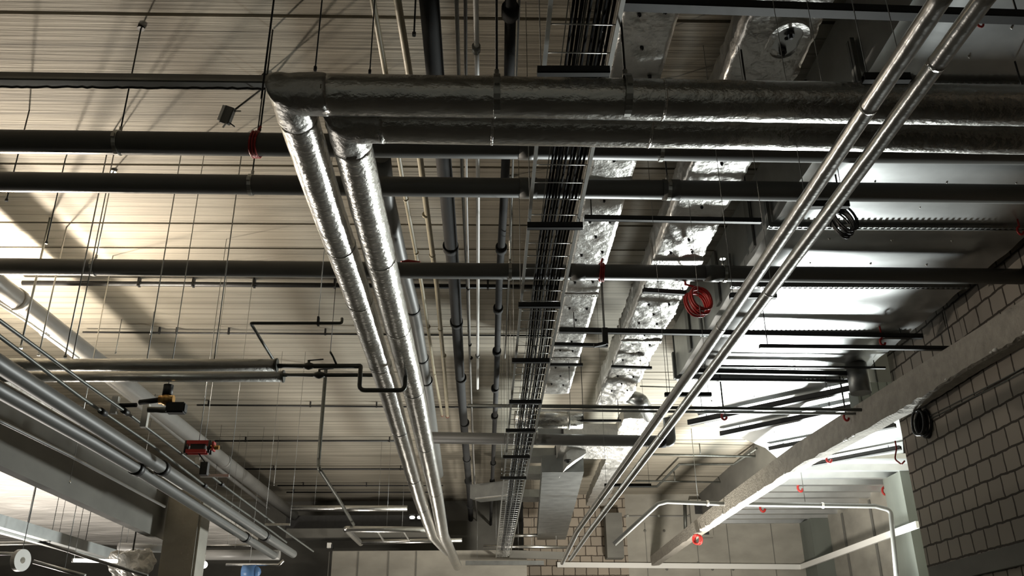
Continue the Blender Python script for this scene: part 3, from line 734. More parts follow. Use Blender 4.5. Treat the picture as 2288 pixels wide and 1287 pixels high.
# end wall details
p, q = PY(1320, 1127, 14.3), PY(1620, 1145, 14.3)
for i, (pts, wd, lab) in enumerate((([(1530, 1125), (1532, 1190)], 8, 'dark upright pipe on the end wall below the bent conduit'), ([(1395, 1153), (1548, 1153)], 3, 'thin pale line of conduit on the end wall'))):
    c = [PY(x, y, 14.395) for x, y in pts]; t = thing('conduit', lab, 'conduit', c[0]); obj('pipe_wall', tube(NB(), c, rw(c[0], wd), 8), ('bare', 'lightpipe')[i], t)
    for u in (.05, .5, .95): g_ = c[0].lerp(c[1], u); obj('wall_clip', box(NB(), g_-V((.03, .02, .03)), V((g_.x+.03, W(0, 14.4, 0).y, g_.z+.03))), 'zinc', t)
c = PY(1566, 1148, 14.3); t = thing('vent_box', 'pale framed vent box high on the end wall with two dark openings', 'vent', c)
obj('frame', box(NB(), c-V((.28, .02, .62)), c+V((.28, .12, .38))), 'conc', t)
for dz in (.12, -.42): obj('grille', box(NB(), c+V((-.16, -.05, dz-.13)), c+V((.16, -.02, dz+.13))), 'steel', t)
c = PY(1372, 1190, 14.2); one('shaft_panel', box(NB(), c-V((.22, .1, .65)), c+V((.22, .345, .5))), 'concdark', 'dark shaft panel between the end wall blocks and the bare concrete', 'panel')
for i, (pts, wd, h, lab) in enumerate((([(1440, 1015), (1560, 1017), (1800, 1022)], 5, 2.65, 'thin conduit crossing the bright slab, beyond the silver pair'),
                                       ([(1405, 1087), (1468, 1087), (1518, 1037), (1640, 1037), (1690, 1002)], 5, 2.7, 'thin stepped conduit on the bright slab'),
                                       ([(1420, 1074), (1640, 1078)], 4, 2.7, 'thin straight conduit on the bright slab, below the stepped one'),
                                       ([(1430, 863), (1560, 867)], 3, 2.74, 'hair-thin line on the bright slab beside the duct elbow'))):
    q = [P(x, y, h) for x, y in pts]; one('conduit', tube(NB(), q, rw(q[0], wd), 8), 'bare', lab, 'conduit')
for px, py, px2, py2, lab in ((1565, 1015, 1565, 985, 'short bracket rod above the thin conduit on the bright slab'), (1508, 1075, 1508, 1045, 'short rod below the stepped conduit')):
    a = P(px, py, 2.66); one('threaded_rod', tube(NB(), [a, up_to(a, ZC)], .012, 6), 'bare', lab, 'rod')

# --- pair of thin conduits crossing near the far end and the far grey pipe
for i, (y0, y1, lab) in enumerate(((906, 917, 'upper'), (916, 926, 'lower'))):
    p, q = P(1045 if i == 0 else 1200, y0, 1.95), P(2040, y1, 1.95)
    t = thing('conduit', 'dark conduit crossing below both foil ducts near the far end, %s of two' % lab, 'conduit', p)
    lim = W(3.0, 0, 0).x; q = p.lerp(q, (lim-p.x)/(q.x-p.x))
    obj('pipe_wall', tube(NB(), [p, q], rw(p, 8 if i == 0 else 6), 12), 'bare' if i == 0 else 'galvd', t)
    for s in (.1, .5, .9): c = p.lerp(q, s); obj('threaded_rod', tube(NB(), [c, up_to(c, W(0, 0, 2.27).z-.003 if s > .55 else ZC)], .004, 6), 'steel', t)
p = [P(960, 978, 1.95), P(1480, 986, 1.95)]; p.append(p[1]+DX*.12); r = rw(p[0], 26); p.append(p[2]+DZ*.35)
t = thing('drain_pipe', 'far grey drain pipe crossing below the cable tray, with an upturned elbow', 'pipe', p[0])
obj('pipe_wall', tube(NB(), p, r, 20, rb=.12), 'greypipe', t)
q = p[1]; obj('coupling', tube(NB(), [q-DX*.06, q+DX*.04], r+.012, 20), 'darkpipe', t)
q = p[3]; obj('white_cap', tube(NB(), [q, q+DX*.16+DZ*.02], r*.55, 14), 'white', t)
c = P(1200, 981, 1.95); hanger(c, r, DX, 'clamp and rod on the far grey drain pipe under the tray')

# --- ceiling conduits
for i, (y0, x0, x1, wd, m, lab, nd) in enumerate(((632, 50, 1330, 11, 'black', 'thick black ceiling conduit just beyond the third grey pipe', (305, 425, 560, 740, 1085, 1215)),
                                                  (742, 185, 1260, 4, 'black', 'thin ceiling conduit with small clips beyond the black one', (352, 390, 505, 720, 880)),
                                                  (905, 440, 1120, 4, 'black', 'thin ceiling conduit seen behind the hanging valve lever', (465, 690, 838)),
                                                  (985, 480, 900, 4, 'black', 'thin ceiling conduit crossing behind the silver legs, beyond the valve', (548, 870)),
                                                  (1048, 545, 920, 4, 'black', 'thin ceiling conduit near the far bent pipe', (610, 895)),
                                                  (1085, 620, 990, 3, 'black', 'farthest but one of the thin ceiling conduits on the left', (677, 818)),
                                                  (1100, 640, 990, 3, 'black', 'farthest of the thin ceiling conduits on the left', (656,)))):
    h = 2.75; a, b = P(x0, y0, h), P(x1, y0+.008*(x1-x0)*(1 if y0 < 950 else 0), h)
    r = rw(a, wd); t = thing('ceiling_conduit', lab, 'conduit', a)
    obj('pipe_wall', tube(NB(), [a, b], r, 10), m, t)
    for px in nd:
        c = a.lerp(b, (px-x0)/(x1-x0)); obj('clip', box(NB(), c-V((.012, r+.004, r+.004)), V((c.x+.012, c.y+r+.004, ZC))), 'black', t)

# --- left side: long pipes, beam side
def lpipe(name, label, pts, wd, wpt, h, m, rings=(), rm='black', cat='pipe', seg=16):
    q = [P(x, y, h) for x, y in pts]; r = rw(P(*wpt, h), wd); t = thing(name, label, cat, q[0])
    obj('pipe_wall', tube(NB(), q, r, seg), m, t)
    d = (q[-1]-q[0]).normalized()
    for px in rings:
        for (xa, ya), (xb, yb), u, v in zip(pts, pts[1:], q, q[1:]):
            if xa <= px <= xb: c = P(px, ya+(px-xa)*(yb-ya)/(xb-xa), h); d = (v-u).normalized()
        obj('coupling', tube(NB(), [c-d*.05, c+d*.05], r+.012, seg), rm, t)
    return t, q, r
lpipe('drain_pipe', 'broad light grey pipe running lengthwise under the ceiling on the left', [(-120, 548), (0, 644), (200, 797), (430, 976), (655, 1150)], 44, (200, 797), 2.42, 'lightpipe', (35, 500), 'lightpipe')
lpipe('conduit', 'slim grey pipe hung just below the broad light grey one', [(-60, 625), (60, 712), (180, 803), (300, 896), (394, 972), (600, 1135)], 15, (180, 803), 2.36, 'lightpipe', (100,), 'galvd')
lpipe('conduit', 'bright slim conduit under the slim grey pipe, upper left', [(-40, 655), (66, 722), (176, 800)], 5, (100, 742), 2.3, 'white', ())
lpipe('thin_pipe', 'thin steel pipe passing in front of the silver branch pipes, left of two', [(-60, 705), (0, 752), (180, 887), (232, 922), (342, 997), (455, 1083), (600, 1182), (640, 1212)], 8, (180, 887), 1.30, 'bare', (230, 457))
lpipe('thin_pipe', 'thin steel pipe passing in front of the silver branch pipes, right of two', [(-60, 675), (0, 717), (190, 856), (282, 921), (441, 1041), (494, 1081), (620, 1175), (700, 1232)], 8, (190, 856), 1.30, 'bare', (280, 495))
lpipe('fat_pipe', 'fat grey pipe with black collars under the left pipes, right of two', [(-140, 722), (0, 815), (190, 936), (362, 1046), (591, 1197), (655, 1238)], 35, (190, 936), 1.24, 'greypipe', (362, 591))
lpipe('fat_pipe', 'fat grey pipe with black collars under the left pipes, left of two', [(-140, 790), (0, 872), (200, 984), (305, 1046), (547, 1200), (612, 1241)], 32, (200, 984), 1.2, 'greypipe', (305, 547))
lpipe('conduit', 'pale thin conduit running just below the two fat grey pipes', [(-40, 922), (14, 948), (156, 1018), (368, 1132)], 7, (156, 1018), 1.2, 'lightpipe')
# silver branch pair with bare pipes and valves
a0, a1 = P(-90, 815, 1.46), P(617, 816, 1.46); b0, b1 = P(-60, 841, 1.46), P(632, 841, 1.46)
for a, b, r, wb, xe, lab in ((a0, a1, rw(a1, 28), 11, 806, 'left silver branch pipe ending in bare steel with a lever valve, upper of two'),
                             (b0, b1, rw(b1, 25), 9, 848, 'left silver branch pipe ending in bare steel with a lever valve, lower of two')):
    t = thing('branch_pipe', lab, 'insulated pipe', a)
    obj('jacket', tube(NB(), [a, b], r, 28), 'silver3', t)
    obj('end_plate', tube(NB(), [b-DX*.004, b+DX*.012], r+.006, 24), 'bare', t)
    yy = 818 if wb == 11 else 838; e = P(xe, yy, 1.46); s0 = V((b.x, e.y, e.z))
    obj('bare_pipe', tube(NB(), [s0, e], rw(e, wb), 14), 'bare', t)
    c = s0.lerp(e, .38)
    bm = tube(NB(), [c-DX*.05, c-DX*.025, c, c+DX*.025, c+DX*.05], [.018, .026, .034, .026, .018], 14); tube(bm, [c, c+DZ*.05-DY*.01], .012, 10)
    v = obj('valve', bm, 'bare', t)
    obj('lever', bar(NB(), c+DZ*.05, c+DZ*.06+DX*.12, .018, .006), 'steel', v)
    if wb == 11:
        c = s0.lerp(e, .72); obj('drain_stub', tube(NB(), [c, c+V((-.03, -.06, .06)), c+V((-.05, -.1, .09))], .009, 8), 'bare', t)
        A = e; A2 = V((A.x, A.y, W(0, 0, 1.335).z)); B2 = P(904, 870, 1.335); B2 = V((B2.x, A2.y, A2.z)); B3 = B2+DZ*.16
        obj('dip_loop', tube(NB(), [A-DX*.02, A, A2, B2, B3], rw(A, 10), 14, rb=.05), 'bare', t)
    for k in ((.35, .8) if wb == 11 else (.55,)):
        q = a.lerp(b, k); obj('threaded_rod', tube(NB(), [q+DZ*r, up_to(q, ZC)], .005, 6), 'galvd', t)
q = [P(764, 712, 1.56), P(764, 722, 1.53), P(560, 722, 1.53), P(612, 806, 1.53), P(624, 820, 1.46)]
t = thing('bent_pipe', 'thin grey pipe bent at a right angle above the silver branch pipes', 'pipe', q[1])
obj('pipe_wall', tube(NB(), q, rw(q[2], 7), 12, rb=.02), 'bare', t); c = P(711, 722, 1.53); obj('clip', box(NB(), c-V((.008, .02, .02)), c+V((.008, .02, .05))), 'steel', t)
c = P(711, 716, 1.56); obj('threaded_rod', tube(NB(), [c, up_to(c, ZC)], .0028, 6), 'galvd', t)
# valve drive, red actuator
c = P(372, 893, 1.34); k = dep(c)/F
t = thing('control_valve', 'brass control valve with black drive on the left pipe rack', 'valve', c)
obj('brass_body', ball(tube(NB(), [c-DX*16*k, c+DX*16*k], 10*k, 16), c, 14*k), 'brass', t)
obj('black_head', tube(NB(), [c+DZ*10*k, c+DZ*34*k], 11*k, 16), 'black', t)
bm = box(NB(), c+V((4*k, -12*k, -32*k)), c+V((46*k, 12*k, -8*k))); bmesh.ops.bevel(bm, geom=bm.edges[:], offset=3*k, segments=2, affect='EDGES'); obj('drive_box', bm, 'black', t)
e1, e2 = P(256, 910, 1.32), P(318, 899, 1.34)
obj('feed_pipe', tube(NB(), [e2-DX*.02, c-DX*10*k], 6*k, 12), 'darkpipe', t); obj('feed_pipe', tube(NB(), [P(262, 906, 1.33), P(305, 905, 1.33)], 5*k, 12), 'darkpipe', t)
obj('return_pipe', tube(NB(), [P(330, 915, 1.32), P(385, 917, 1.32)], 7*k, 12), 'bare', t)
obj('threaded_rod', tube(NB(), [c+DZ*34*k, up_to(c, ZC)], .004, 6), 'galvd', t)
for (px, py), lab in (((256, 912), 'left'), ((325, 928), 'right')):
    a = P(px, py, 1.31); obj('u_bracket', bar(NB(), a+V((0, 0, .10)), a-V((0, 0, .05 if px < 300 else .11)), 14*k, .05, DY), 'zinc', t)
c = P(443, 1000, 1.36); k = dep(c)/F
t = thing('actuator', 'red cased actuator with a white tag on the left pipe rack', 'actuator', c)
bm = NB()
for s in (-1, 1): bar(bm, c+V((-24*k, s*8*k, 10*k)), c+V((24*k, s*8*k, 10*k)), 5*k, 8*k); bar(bm, c+V((-24*k, s*8*k, -10*k)), c+V((20*k, s*8*k, -10*k)), 5*k, 8*k)
obj('red_frame', bm, 'red', t)
for s in (-1, 1):
    for u in (-1, 1): obj('bolt', tube(NB(), [c+V((s*26*k, u*8*k, 14*k)), c+V((s*26*k, u*8*k, -14*k))], 3*k, 8), 'black', t)
obj('end_bracket', bar(NB(), c+V((34*k, 0, 12*k)), c+V((34*k, 0, -8*k)), 4*k, 18*k, DY), 'red', t)
obj('pipe_stub', tube(NB(), [c+V((20*k, 0, 0)), c+V((46*k, 0, 0))], 5*k, 10), 'brass', t)
obj('core', box(NB(), c-V((15*k, 9*k, 8*k)), c+V((15*k, 9*k, 8*k))), 'black', t); q = c+V((6*k, -12*k, -32*k)); obj('white_tag', box(NB(), q-V((5*k, 1*k, 7*k)), q+V((5*k, 1*k, 7*k))), 'white', t)
q = c+V((20*k, 0, -48*k)); obj('junction_box', box(NB(), q-V((8*k, 8*k, 14*k)), q+V((8*k, 8*k, 14*k))), 'black', t)
obj('hanging_wire', tube(NB(), [c-DZ*10*k, c+V((8*k, 0, -20*k)), q+DZ*14*k], 1.5*k, 6), 'black', t)
obj('threaded_rod', tube(NB(), [c+DZ*10*k, up_to(c, ZC)], .004, 6), 'galvd', t)
for px0, px1, py, lab in ((448, 512, 1063, 'nearer'), (592, 648, 1172, 'farther')):
    a, b = P(px0, py, 1.26), P(px1, py, 1.26); t = thing('zinc_strut', 'bright zinc strut across the thin steel pipes on the left, %s one' % lab, 'bracket', a)
    obj('strut', bar(NB(), a, b, rw(a, 6)*2, .03), 'zinc', t)
    for c in (a, b): obj('threaded_rod', tube(NB(), [c, up_to(c, ZC)], .0028, 6), 'galvd', t)
# far bent pipe and silver loops
q = [P(712, 1028, 1.9), P(712, 1046, 1.75), P(755, 1112, 1.75), P(790, 1172, 1.7)]
t = thing('bent_pipe', 'dark pipe dropping from the ceiling and bending toward the silver loop', 'pipe', q[0]); obj('pipe_wall', tube(NB(), [up_to(q[0], ZC)]+q, rw(q[1], 9), 12, rb=.05), 'bare', t)
for pts, wd, lab in (([(1000, 1184), (772, 1182), (806, 1214)], 13, 'silver pipe loop reaching left of the silver legs near the end wall, upper arm'), ([(1032, 1207), (808, 1211)], 10, 'silver pipe loop near the end wall, lower arm')):
    q = [P(x, y, 1.62) for x, y in pts]; t = thing('silver_loop', lab, 'insulated pipe', q[0]); obj('jacket', tube(NB(), q, rw(q[0], wd), 18, rb=.04), 'silver2', t)
    c = q[0].lerp(q[1], .6); obj('threaded_rod', tube(NB(), [c, up_to(c, ZC)], .003, 6), 'galvd', t)
for i, px in enumerate((842, 900)):
    a, b = P(px, 1184, 1.62), P(px+16, 1210, 1.62); one('cross_bar', bar(NB(), a, b, .03, .02), 'zinc', ('left', 'right')[i]+' small zinc bar across the silver loop near the end wall', 'bracket')
p, q = P(650, 1136, 1.98), P(910, 1136, 1.98)
t = thing('silver_duct', 'slim silver duct crossing under the slab near the end wall, left of the silver legs', 'duct', p); obj('duct_body', tube(NB(), [p, q], rw(p, 13), 18), 'silver2', t)
for s in (.2, .75): c = p.lerp(q, s); obj('threaded_rod', tube(NB(), [c, up_to(c, ZC)], .003, 6), 'galvd', t)
a, b = PY(640, 1152, 14.0), PY(1000, 1180, 14.0); struct('trim_7', box(NB(), (a.x, a.y, b.z), (b.x, a.y+.4, a.z)), 'steel')
a, b = PY(640, 1181, 13.7), PY(1000, 1200, 13.7); struct('trim_8', box(NB(), (a.x, a.y, b.z), (b.x, a.y+.5, a.z)), 'concdark')
for i, px in enumerate((921, 938)):
    c = PY(px, 1156, 13.92); t = thing('spot_lamp', ('left', 'right')[i]+' of two small lit lamps behind the silver legs', 'lamp', c)
    obj('lens', ball(NB(), c, .05, (1.5, .6, .8)), 'lamp', t); obj('housing', box(NB(), c+V((-.08, .03, -.05)), c+V((.08, .12, .09))), 'steel', t)
c = PY(736, 1219, 13.37); t = thing('emergency_lamp', 'small pale box lamp on the end wall, left', 'lamp', c)
obj('case', box(NB(), c-V((.05, .06, .06)), c+V((.05, .06, .06))), 'white', t); obj('dark_back', box(NB(), c+V((.05, -.06, -.08)), c+V((.1, .06, .02))), 'black', t)
for i, (pts, wd, m, y_, lab) in enumerate((([(440, 1240), (625, 1240)], 22, 'lightpipe', 10.5, 'big light grey pipe crossing right of the column at the lower left'), ([(455, 1220), (572, 1218)], 6, 'silver2', 10.6, 'thin silver pipe just above the big light grey one, lower left'),
                                          ([(505, 1262), (622, 1262), (634, 1252)], 7, 'silver2', 10.3, 'thin silver pipe just below the big light grey one, lower left'), ([(425, 1092), (545, 1170)], 14, 'greypipe', 11.2, 'grey pipe slanting behind the column head'))):
    q = [PY(x, y, y_) for x, y in pts]; t = thing('pipe', lab, 'pipe', q[0]); obj('pipe_wall', tube(NB(), q, rw(q[0], wd), 16), m, t)
    c = q[0].lerp(q[1], .45); obj('threaded_rod', tube(NB(), [c, up_to(c, ZC)], .003, 6), 'galvd', t)
c = PY(556, 1278, 10.2); t = thing('canister', 'blue round canister under the thin silver pipe, lower left', 'canister', c); k = dep(c)/F
obj('body', ball(tube(NB(), [c-DX*14*k, c+DX*14*k], 15*k, 16), c+DX*14*k, 13*k), 'blue', t); obj('foot_pipe', tube(NB(), [c, up_to(c, 0.0)], 4*k, 10), 'bare', t)
c = PY(456, 1262, 10.2); t = thing('lamp', 'white lit lamp right of the column foot, lower left', 'lamp', c); obj('lens', ball(NB(), c, 8*k, (1, .6, 1)), 'lamp', t); obj('stem', tube(NB(), [c, c+DZ*.18], .012, 8), 'white', t); obj('hanger_wire', tube(NB(), [c+DZ*.17, up_to(c, ZC)], .003, 6), 'steel', t)

# --- side bay beyond the left beam
FB = [(-3.02, 4.6), (-7.2, 4.6), (-7.2, 12.4), (-3.02, 12.4)]
bm = NB(); n1, n2 = 60, 90; G = []
for i in range(n1+1):
    row = []
    for j in range(n2+1):
        p = W(-3.02-4.2*i/n1, 4.6+7.8*j/n2, 1.75); q = V((p.x*.8, p.y*2.2, 0)); p.z += .06*noise.noise(q)+.05*abs(noise.noise(V((p.x*1.1, p.y*4.5, 1)))); row.append(bm.verts.new(p))
    G.append(row)
for i in range(n1):
    for j in range(n2):
        f = bm.faces.new((G[i][j], G[i][j+1], G[i+1][j+1], G[i+1][j])); f.smooth = True
top = [bm.verts.new(W(x, y, 1.85)) for x, y in FB]; bm.faces.new(top)
bm.faces.new([G[i][0] for i in range(n1+1)]+[top[1], top[0]]); bm.faces.new([G[i][n2] for i in range(n1+1)]+[top[2], top[3]])
bm.faces.new([G[0][j] for j in range(n2+1)]+[top[3], top[0]]); bm.faces.new([G[n1][j] for j in range(n2+1)]+[top[2], top[1]])
t = thing('foil_blanket', 'wide crinkled foil blanket ceiling in the side bay below the left beam', 'insulation', W(-5, 8, 1.75)); obj('foil_sheet', bm, 'blanket', t)
for x in (-3.4, -5.5):
    for y in (5.5, 9, 12): obj('threaded_rod', tube(NB(), [W(x, y, 1.84), W(x, y, HC-.003)], .006, 6), 'galvd', t)
p, q = P(-80, 1148, 1.05), P(255, 1245, 1.05); k = dep(P(100, 1195, 1.05))/F
t = thing('metal_duct', 'flat grey sheet metal duct running lengthwise below the foil blanket, lower left', 'duct', p)
obj('duct_body', bar(NB(), p, q, 34*k*1.6, 24*k), 'galvd', t); obj('edge_flange', bar(NB(), p+V((.0, 0, -14*k)), q+V((0, 0, -14*k)), 8*k, 5*k), 'zinc', t)
for s in (.35, .75): c = p.lerp(q, s); obj('threaded_rod', tube(NB(), [c+DZ*12*k, up_to(c, W(0, 0, 1.80).z)], .005, 6), 'steel', t)
c = PY(131, 1198, 7.2); t = thing('black_cap', 'black domed cap hanging over the flat grey duct, lower left', 'cap', c); obj('dome', ball(NB(), c, 12*k, (1, 1, .7)), 'black', t); obj('hanger_wire', tube(NB(), [c, up_to(c, W(0, 0, 1.80).z)], .003, 6), 'steel', t)
p, q = PY(165, 1252, 7.2), PY(262, 1254, 7.2); t = thing('tube_lamp', 'white tube lamp beside the crumpled wrapping, lower left', 'lamp', p); obj('tube', tube(NB(), [p, q], rw(p, 8), 12), 'lamp', t); obj('end_cap', tube(NB(), [p-DX*.02, p], rw(p, 9), 12), 'white', t)
for c in (p, q): obj('hanger_wire', tube(NB(), [c, up_to(c, W(0, 0, 1.80).z)], .004, 6), 'galvd', t)
c = PY(46, 1252, 6.0); t = thing('pulley_disc', 'white oval ring hanging at the far lower left', 'disc', c); k = dep(c)/F
ax = V((.9, -.3, 0)).normalized(); bm = NB(); ring(bm, c, ax, 7*k, 24*k, 12*k, 28); obj('rim', bm, 'white', t); obj('arm', tube(NB(), [c+V((0, 0, 14*k)), PY(-30, 1236, 6.0)], 4*k, 10), 'white', t)
c2 = c+DZ*22*k; obj('hanger_wire', tube(NB(), [c2, up_to(c, W(0, 0, 1.80).z)], .004, 6), 'galvd', t)
c = PY(292, 1262, 7.4); k = dep(c)/F; bm = ball(NB(), c, 46*k, (1.0, .8, .8), 64)
for v in bm.verts:
    for f_, a_ in ((3, 18), (9, 7), (20, 3)):
        q = v.co*f_; v.co += V((noise.noise(q), noise.noise(q+V((4, 1, 2))), noise.noise(q+V((7, 3, 9)))))*a_*k
for f in bm.faces: f.smooth = False
t = thing('wrapped_unit', 'unit wrapped in crumpled clear plastic left of the column, lower left', 'wrapped unit', c); obj('sheet', bm, 'wrap', t); obj('hanger', tube(NB(), [c+DZ*25*k, up_to(c, W(0, 0, 1.80).z)], .012, 8), 'steel', t)
for i, (pts, y_, wd, m, lab) in enumerate((([(-20, 1215), (100, 1212)], 7.4, 8, 'white', 'white pipe end with a reddish tip, far lower left'), ([(265, 1222), (372, 1226)], 8.3, 18, 'lightpipe', 'light grey pipe just left of the column, lower left'),
                                          ([(0, 1180), (185, 1242), (330, 1287)], 6.9, 7, 'lightpipe', 'pale thin conduit slanting across the far lower left'), ([(75, 1255), (190, 1287)], 6.5, 9, 'zinc', 'zinc rail slanting at the bottom edge, lower left'))):
    px_ = pts[0][0] != 265; q = [PY(x, y, y_) for x, y in pts]; t = thing('pipe', lab, 'pipe', q[0]); obj('pipe_wall', tube(NB(), q, rw(q[0], wd), 14), m, t)
    c = q[0].lerp(q[1], .6 if px_ else .15); obj('hanger_wire', tube(NB(), [c, up_to(c, W(0, 0, 1.80).z)], .004, 6), 'galvd', t)

# --- rods at the left
for i, ((bx, by, h), rr, m, lab) in enumerate((((45, 779, 1.9), .012, 'zinc', 'bright zinc rod hanging down past the thin steel pipes, upper left'), ((86, 795, 1.9), .008, 'zinc', 'pale rod reaching down to the silver branch pipe, far left'),
                                              ((145, 800, 1.5), .006, 'galvd', 'thin rod above the silver branch pipe, left of the bent grey pipe'), ((14, 450, 2.25), .006, 'steel', 'dark thin rod hanging at the left edge by the second grey pipe'),
                                              ((103, 545, 2.25), .006, 'steel', 'thin dark rod beside the glowing patch of ceiling'), ((258, 790, 2.5), .005, 'galvd', 'thin rod left of the bent grey pipe, over the branch pipes'),
                                              ((336, 748, 2.6), .005, 'galvd', 'short thin rod near the thin ceiling conduit, left'), ((704, 158, 1.66), .004, 'steel', 'dark rod dropping to the silver crossing right of its corner'),
                                              ((826, 165, 1.66), .0035, 'steel', 'thin dark rod dropping to the silver crossing left of the cream pipes'), ((925, 80, 2.2), .006, 'steel', 'short rod with a black tip between cream and black pipes'),
                                              ((738, 790, 1.9), .004, 'steel', 'hair-thin rod above the lever valves'), ((155, 1080, 1.2), .006, 'zinc', 'zinc rod hanging in front of the left beam'),
                                              ((612, 1085, 2.2), .005, 'galvd', 'thin rod near the far end of the left pipes'), ((1778, 838, 2.2), .005, 'steel', 'thin rod hanging under the bright end of the metal duct'))):
    a = P(bx, by, h); top = 2.27 if bx > 1700 else HC
    t = thing('threaded_rod', lab, 'rod', a); obj('shaft', tube(NB(), [a, up_to(a, W(0, 0, top).z)], rr, 8), m, t); obj('nut', tube(NB(), [a, a+DZ*.025], rr*2.2, 6), m, t)

# --- small hung gadgets, ties and coils
c = P(508, 258, 2.45); k = dep(c)/F
t = thing('sensor_box', 'small grey box with prongs dangling from the ceiling, upper left', 'sensor', c)
bm = box(NB(), V((-12, -8, -20))*k, V((12, 8, 20))*k); bmesh.ops.bevel(bm, geom=bm.edges[:], offset=2*k, segments=2, affect='EDGES')
R3 = Matrix.Rotation(.35, 4, 'Y') @ Matrix.Rotation(.3, 4, 'X')
for v in bm.verts: v.co = c + R3 @ v.co
obj('case', bm, 'greypipe', t)
bm = box(NB(), V((-14, -10, -18))*k, V((-8, -6, 18))*k)
for v in bm.verts: v.co = c + R3 @ v.co
obj('pale_face', bm, 'white', t)
for s in (-1, 1):
    q = c + R3 @ (V((10, 0, 14*s))*k); obj('prong', tube(NB(), [q, q+R3 @ (V((16, 0, 5*s))*k)], 1.4*k, 6), 'steel', t)
obj('support_arm', tube(NB(), [c, P(590, 195, 2.78)], 2.2*k, 8), 'steel', t); q = c-DZ*20*k; obj('cable_tail', tube(NB(), [q, q+V((-6*k, 0, -12*k))], 2*k, 6), 'white', t)
def tie(name, c, d, r, wd, label, m='red', tails=True):
    t = thing(name, label, 'tie', c); bm = NB()
    s = d.cross(DZ).normalized()
    for k_ in (-1, 0, 1):
        pts = [c + d*(k_*wd/3 + .3*wd/3*math.sin(a*2)) + (s*math.cos(a)+DZ*math.sin(a))*(r+.009) for a in [2*math.pi*i/20 for i in range(21)]]
        obj('wrap_turn', tube(NB(), pts, .008, 8), m, t)
    if tails:
        q = c+DZ*(r+.01); obj('upper_tail', tube(NB(), [q, q+DZ*.06+d*.02], .011, 8), m, t)
    return t
p, d, r = GP[0]; c = p+d*((P(571, 322, HP).x-p.x)/d.x); tie('red_tie', c, d, r, .06, 'red tie wrapped around the nearest grey drain pipe, left of the silver corner')
one('threaded_rod', tube(NB(), [c+DZ*(r+.03)+DX*.02, up_to(c+DX*.02, ZC)], .007, 8), 'steel', 'dark rod standing above the red tie on the nearest grey pipe', 'rod')
p, d, r = GP[2]; c = p+d*((P(1344, 607, HP).x-p.x)/d.x); tie('red_tie', c, d, r, .05, 'red tie around the third grey drain pipe, under the narrow foil duct')
c = p+d*((P(905, 578, HP).x-p.x)/d.x)
one('red_tie', tube(NB(), [c+V((-.06, 0, r+.005)), c+V((0, .02, r+.03)), c+V((.12, .02, r+.012))], .017, 8), 'red', 'red strip lying on the third grey drain pipe by the silver legs', 'tie')
def coil(name, c, rx, rz, n, th, m, label, nrm, tails=(), cat='cable coil'):
    t = thing(name, label, cat, c); nrm = nrm.normalized(); u = nrm.cross(DZ).normalized(); v = u.cross(nrm)
    for i in range(n):
        a0 = random.random()*6; ox = random.uniform(-.1, .1); s1 = random.uniform(.82, 1.08); s2 = random.uniform(.85, 1.1); off = nrm*(th*2.1*(i-n/2))
        pts = [c + off + u*(rx*(s1*math.cos(a0+a)+ox)) + v*(rz*(s2*math.sin(a0+a)+.06*math.sin(3*a+i))) for a in [2*math.pi*j/28 for j in range(29)]]
        obj('loop', tube(NB(), pts, th, 8), m, t)
    for q in tails: obj('tail', tube(NB(), q, th, 8), m, t)
    return t
c = P(1885, 492, 2.0); k = dep(c)/F; coil('cable_coil', c, 26*k, 42*k, 7, 2.2*k, 'black', 'black cable coil hanging under the large metal duct beside the silver pair', V((.15, -1, .3)), [[c+DZ*42*k, up_to(c, W(0, 0, 2.25).z)], [c+V((-25*k, 0, 10*k)), c+V((-34*k, 0, -18*k))]])
one('cable_tie', tube(NB(), [c+V((-10*k, -4*k, -18*k)), c+V((10*k, -4*k, -16*k))], 4*k, 8), 'white', 'small pale tie in the middle of the black cable coil under the duct', 'tie')
c = P(1563, 672, 2.1); k = dep(c)/F; coil('cable_coil', c, 28*k, 32*k, 6, 2.6*k, 'red', 'red cable coil hanging beside the wide foil duct', V((.3, -1, .25)), [[c+DZ*32*k, c+V((-28*k, 0, 40*k)), up_to(c+DX*-28*k, W(0, 0, 2.3).z)]])
c = PX(2062, 946, 3.115); k = dep(c)/F; coil('cable_coil', c, 22*k, 30*k, 6, 3*k, 'black', 'black cable coil hung on the block wall under the plastered beam', V((-1, -.15, .1)), [[c+DZ*30*k, PX(2052, 905, 3.125)]])
p = [PX(2080, 935, 3.135), PX(2160, 895, 3.135), PX(2240, 855, 3.135), PX(2330, 806, 3.135)]
for i, dz in enumerate((0, .035)): one('wall_cable', tube(NB(), [q+DZ*dz for q in p], .006, 6), 'bare', ('lower', 'upper')[i]+' thin cable running along the block wall from the black coil', 'cable')
a, b = PX(2000, 985, 3.06), PX(2012, 1035, 3.06)
pts = [a, a+V((0, .0, -.1)), a+V((-.02, .06, -.22)), b+V((0, -.02, -.02)), b+V((0, -.12, 0))]
one('red_cable', tube(NB(), pts, .010, 8, rb=.05), 'red', 'red cable loop hanging at the end of the block wall', 'cable')
hooks = [(1618, 930, 1.93, 'under the turned duct, near the far conduits'), (1891, 932, 1.93, 'under the turned duct, beside the plastered beam'), (1852, 1025, 2.2, 'under the slanting rails, beyond the beam'),
         (1788, 1090, 2.3, 'on the ribbed deck, upper left one'), (1704, 1135, 2.3, 'on the ribbed deck near the end wall'), (1977, 1097, 2.3, 'at the right side of the ribbed deck, by the column'), (1972, 764, 2.15, 'on the black strut near the block wall'), (2190, 52, 2.2, 'at the top right, beside the slim silver pair'), (2280, 515, 2.2, 'at the right edge under the metal duct')]
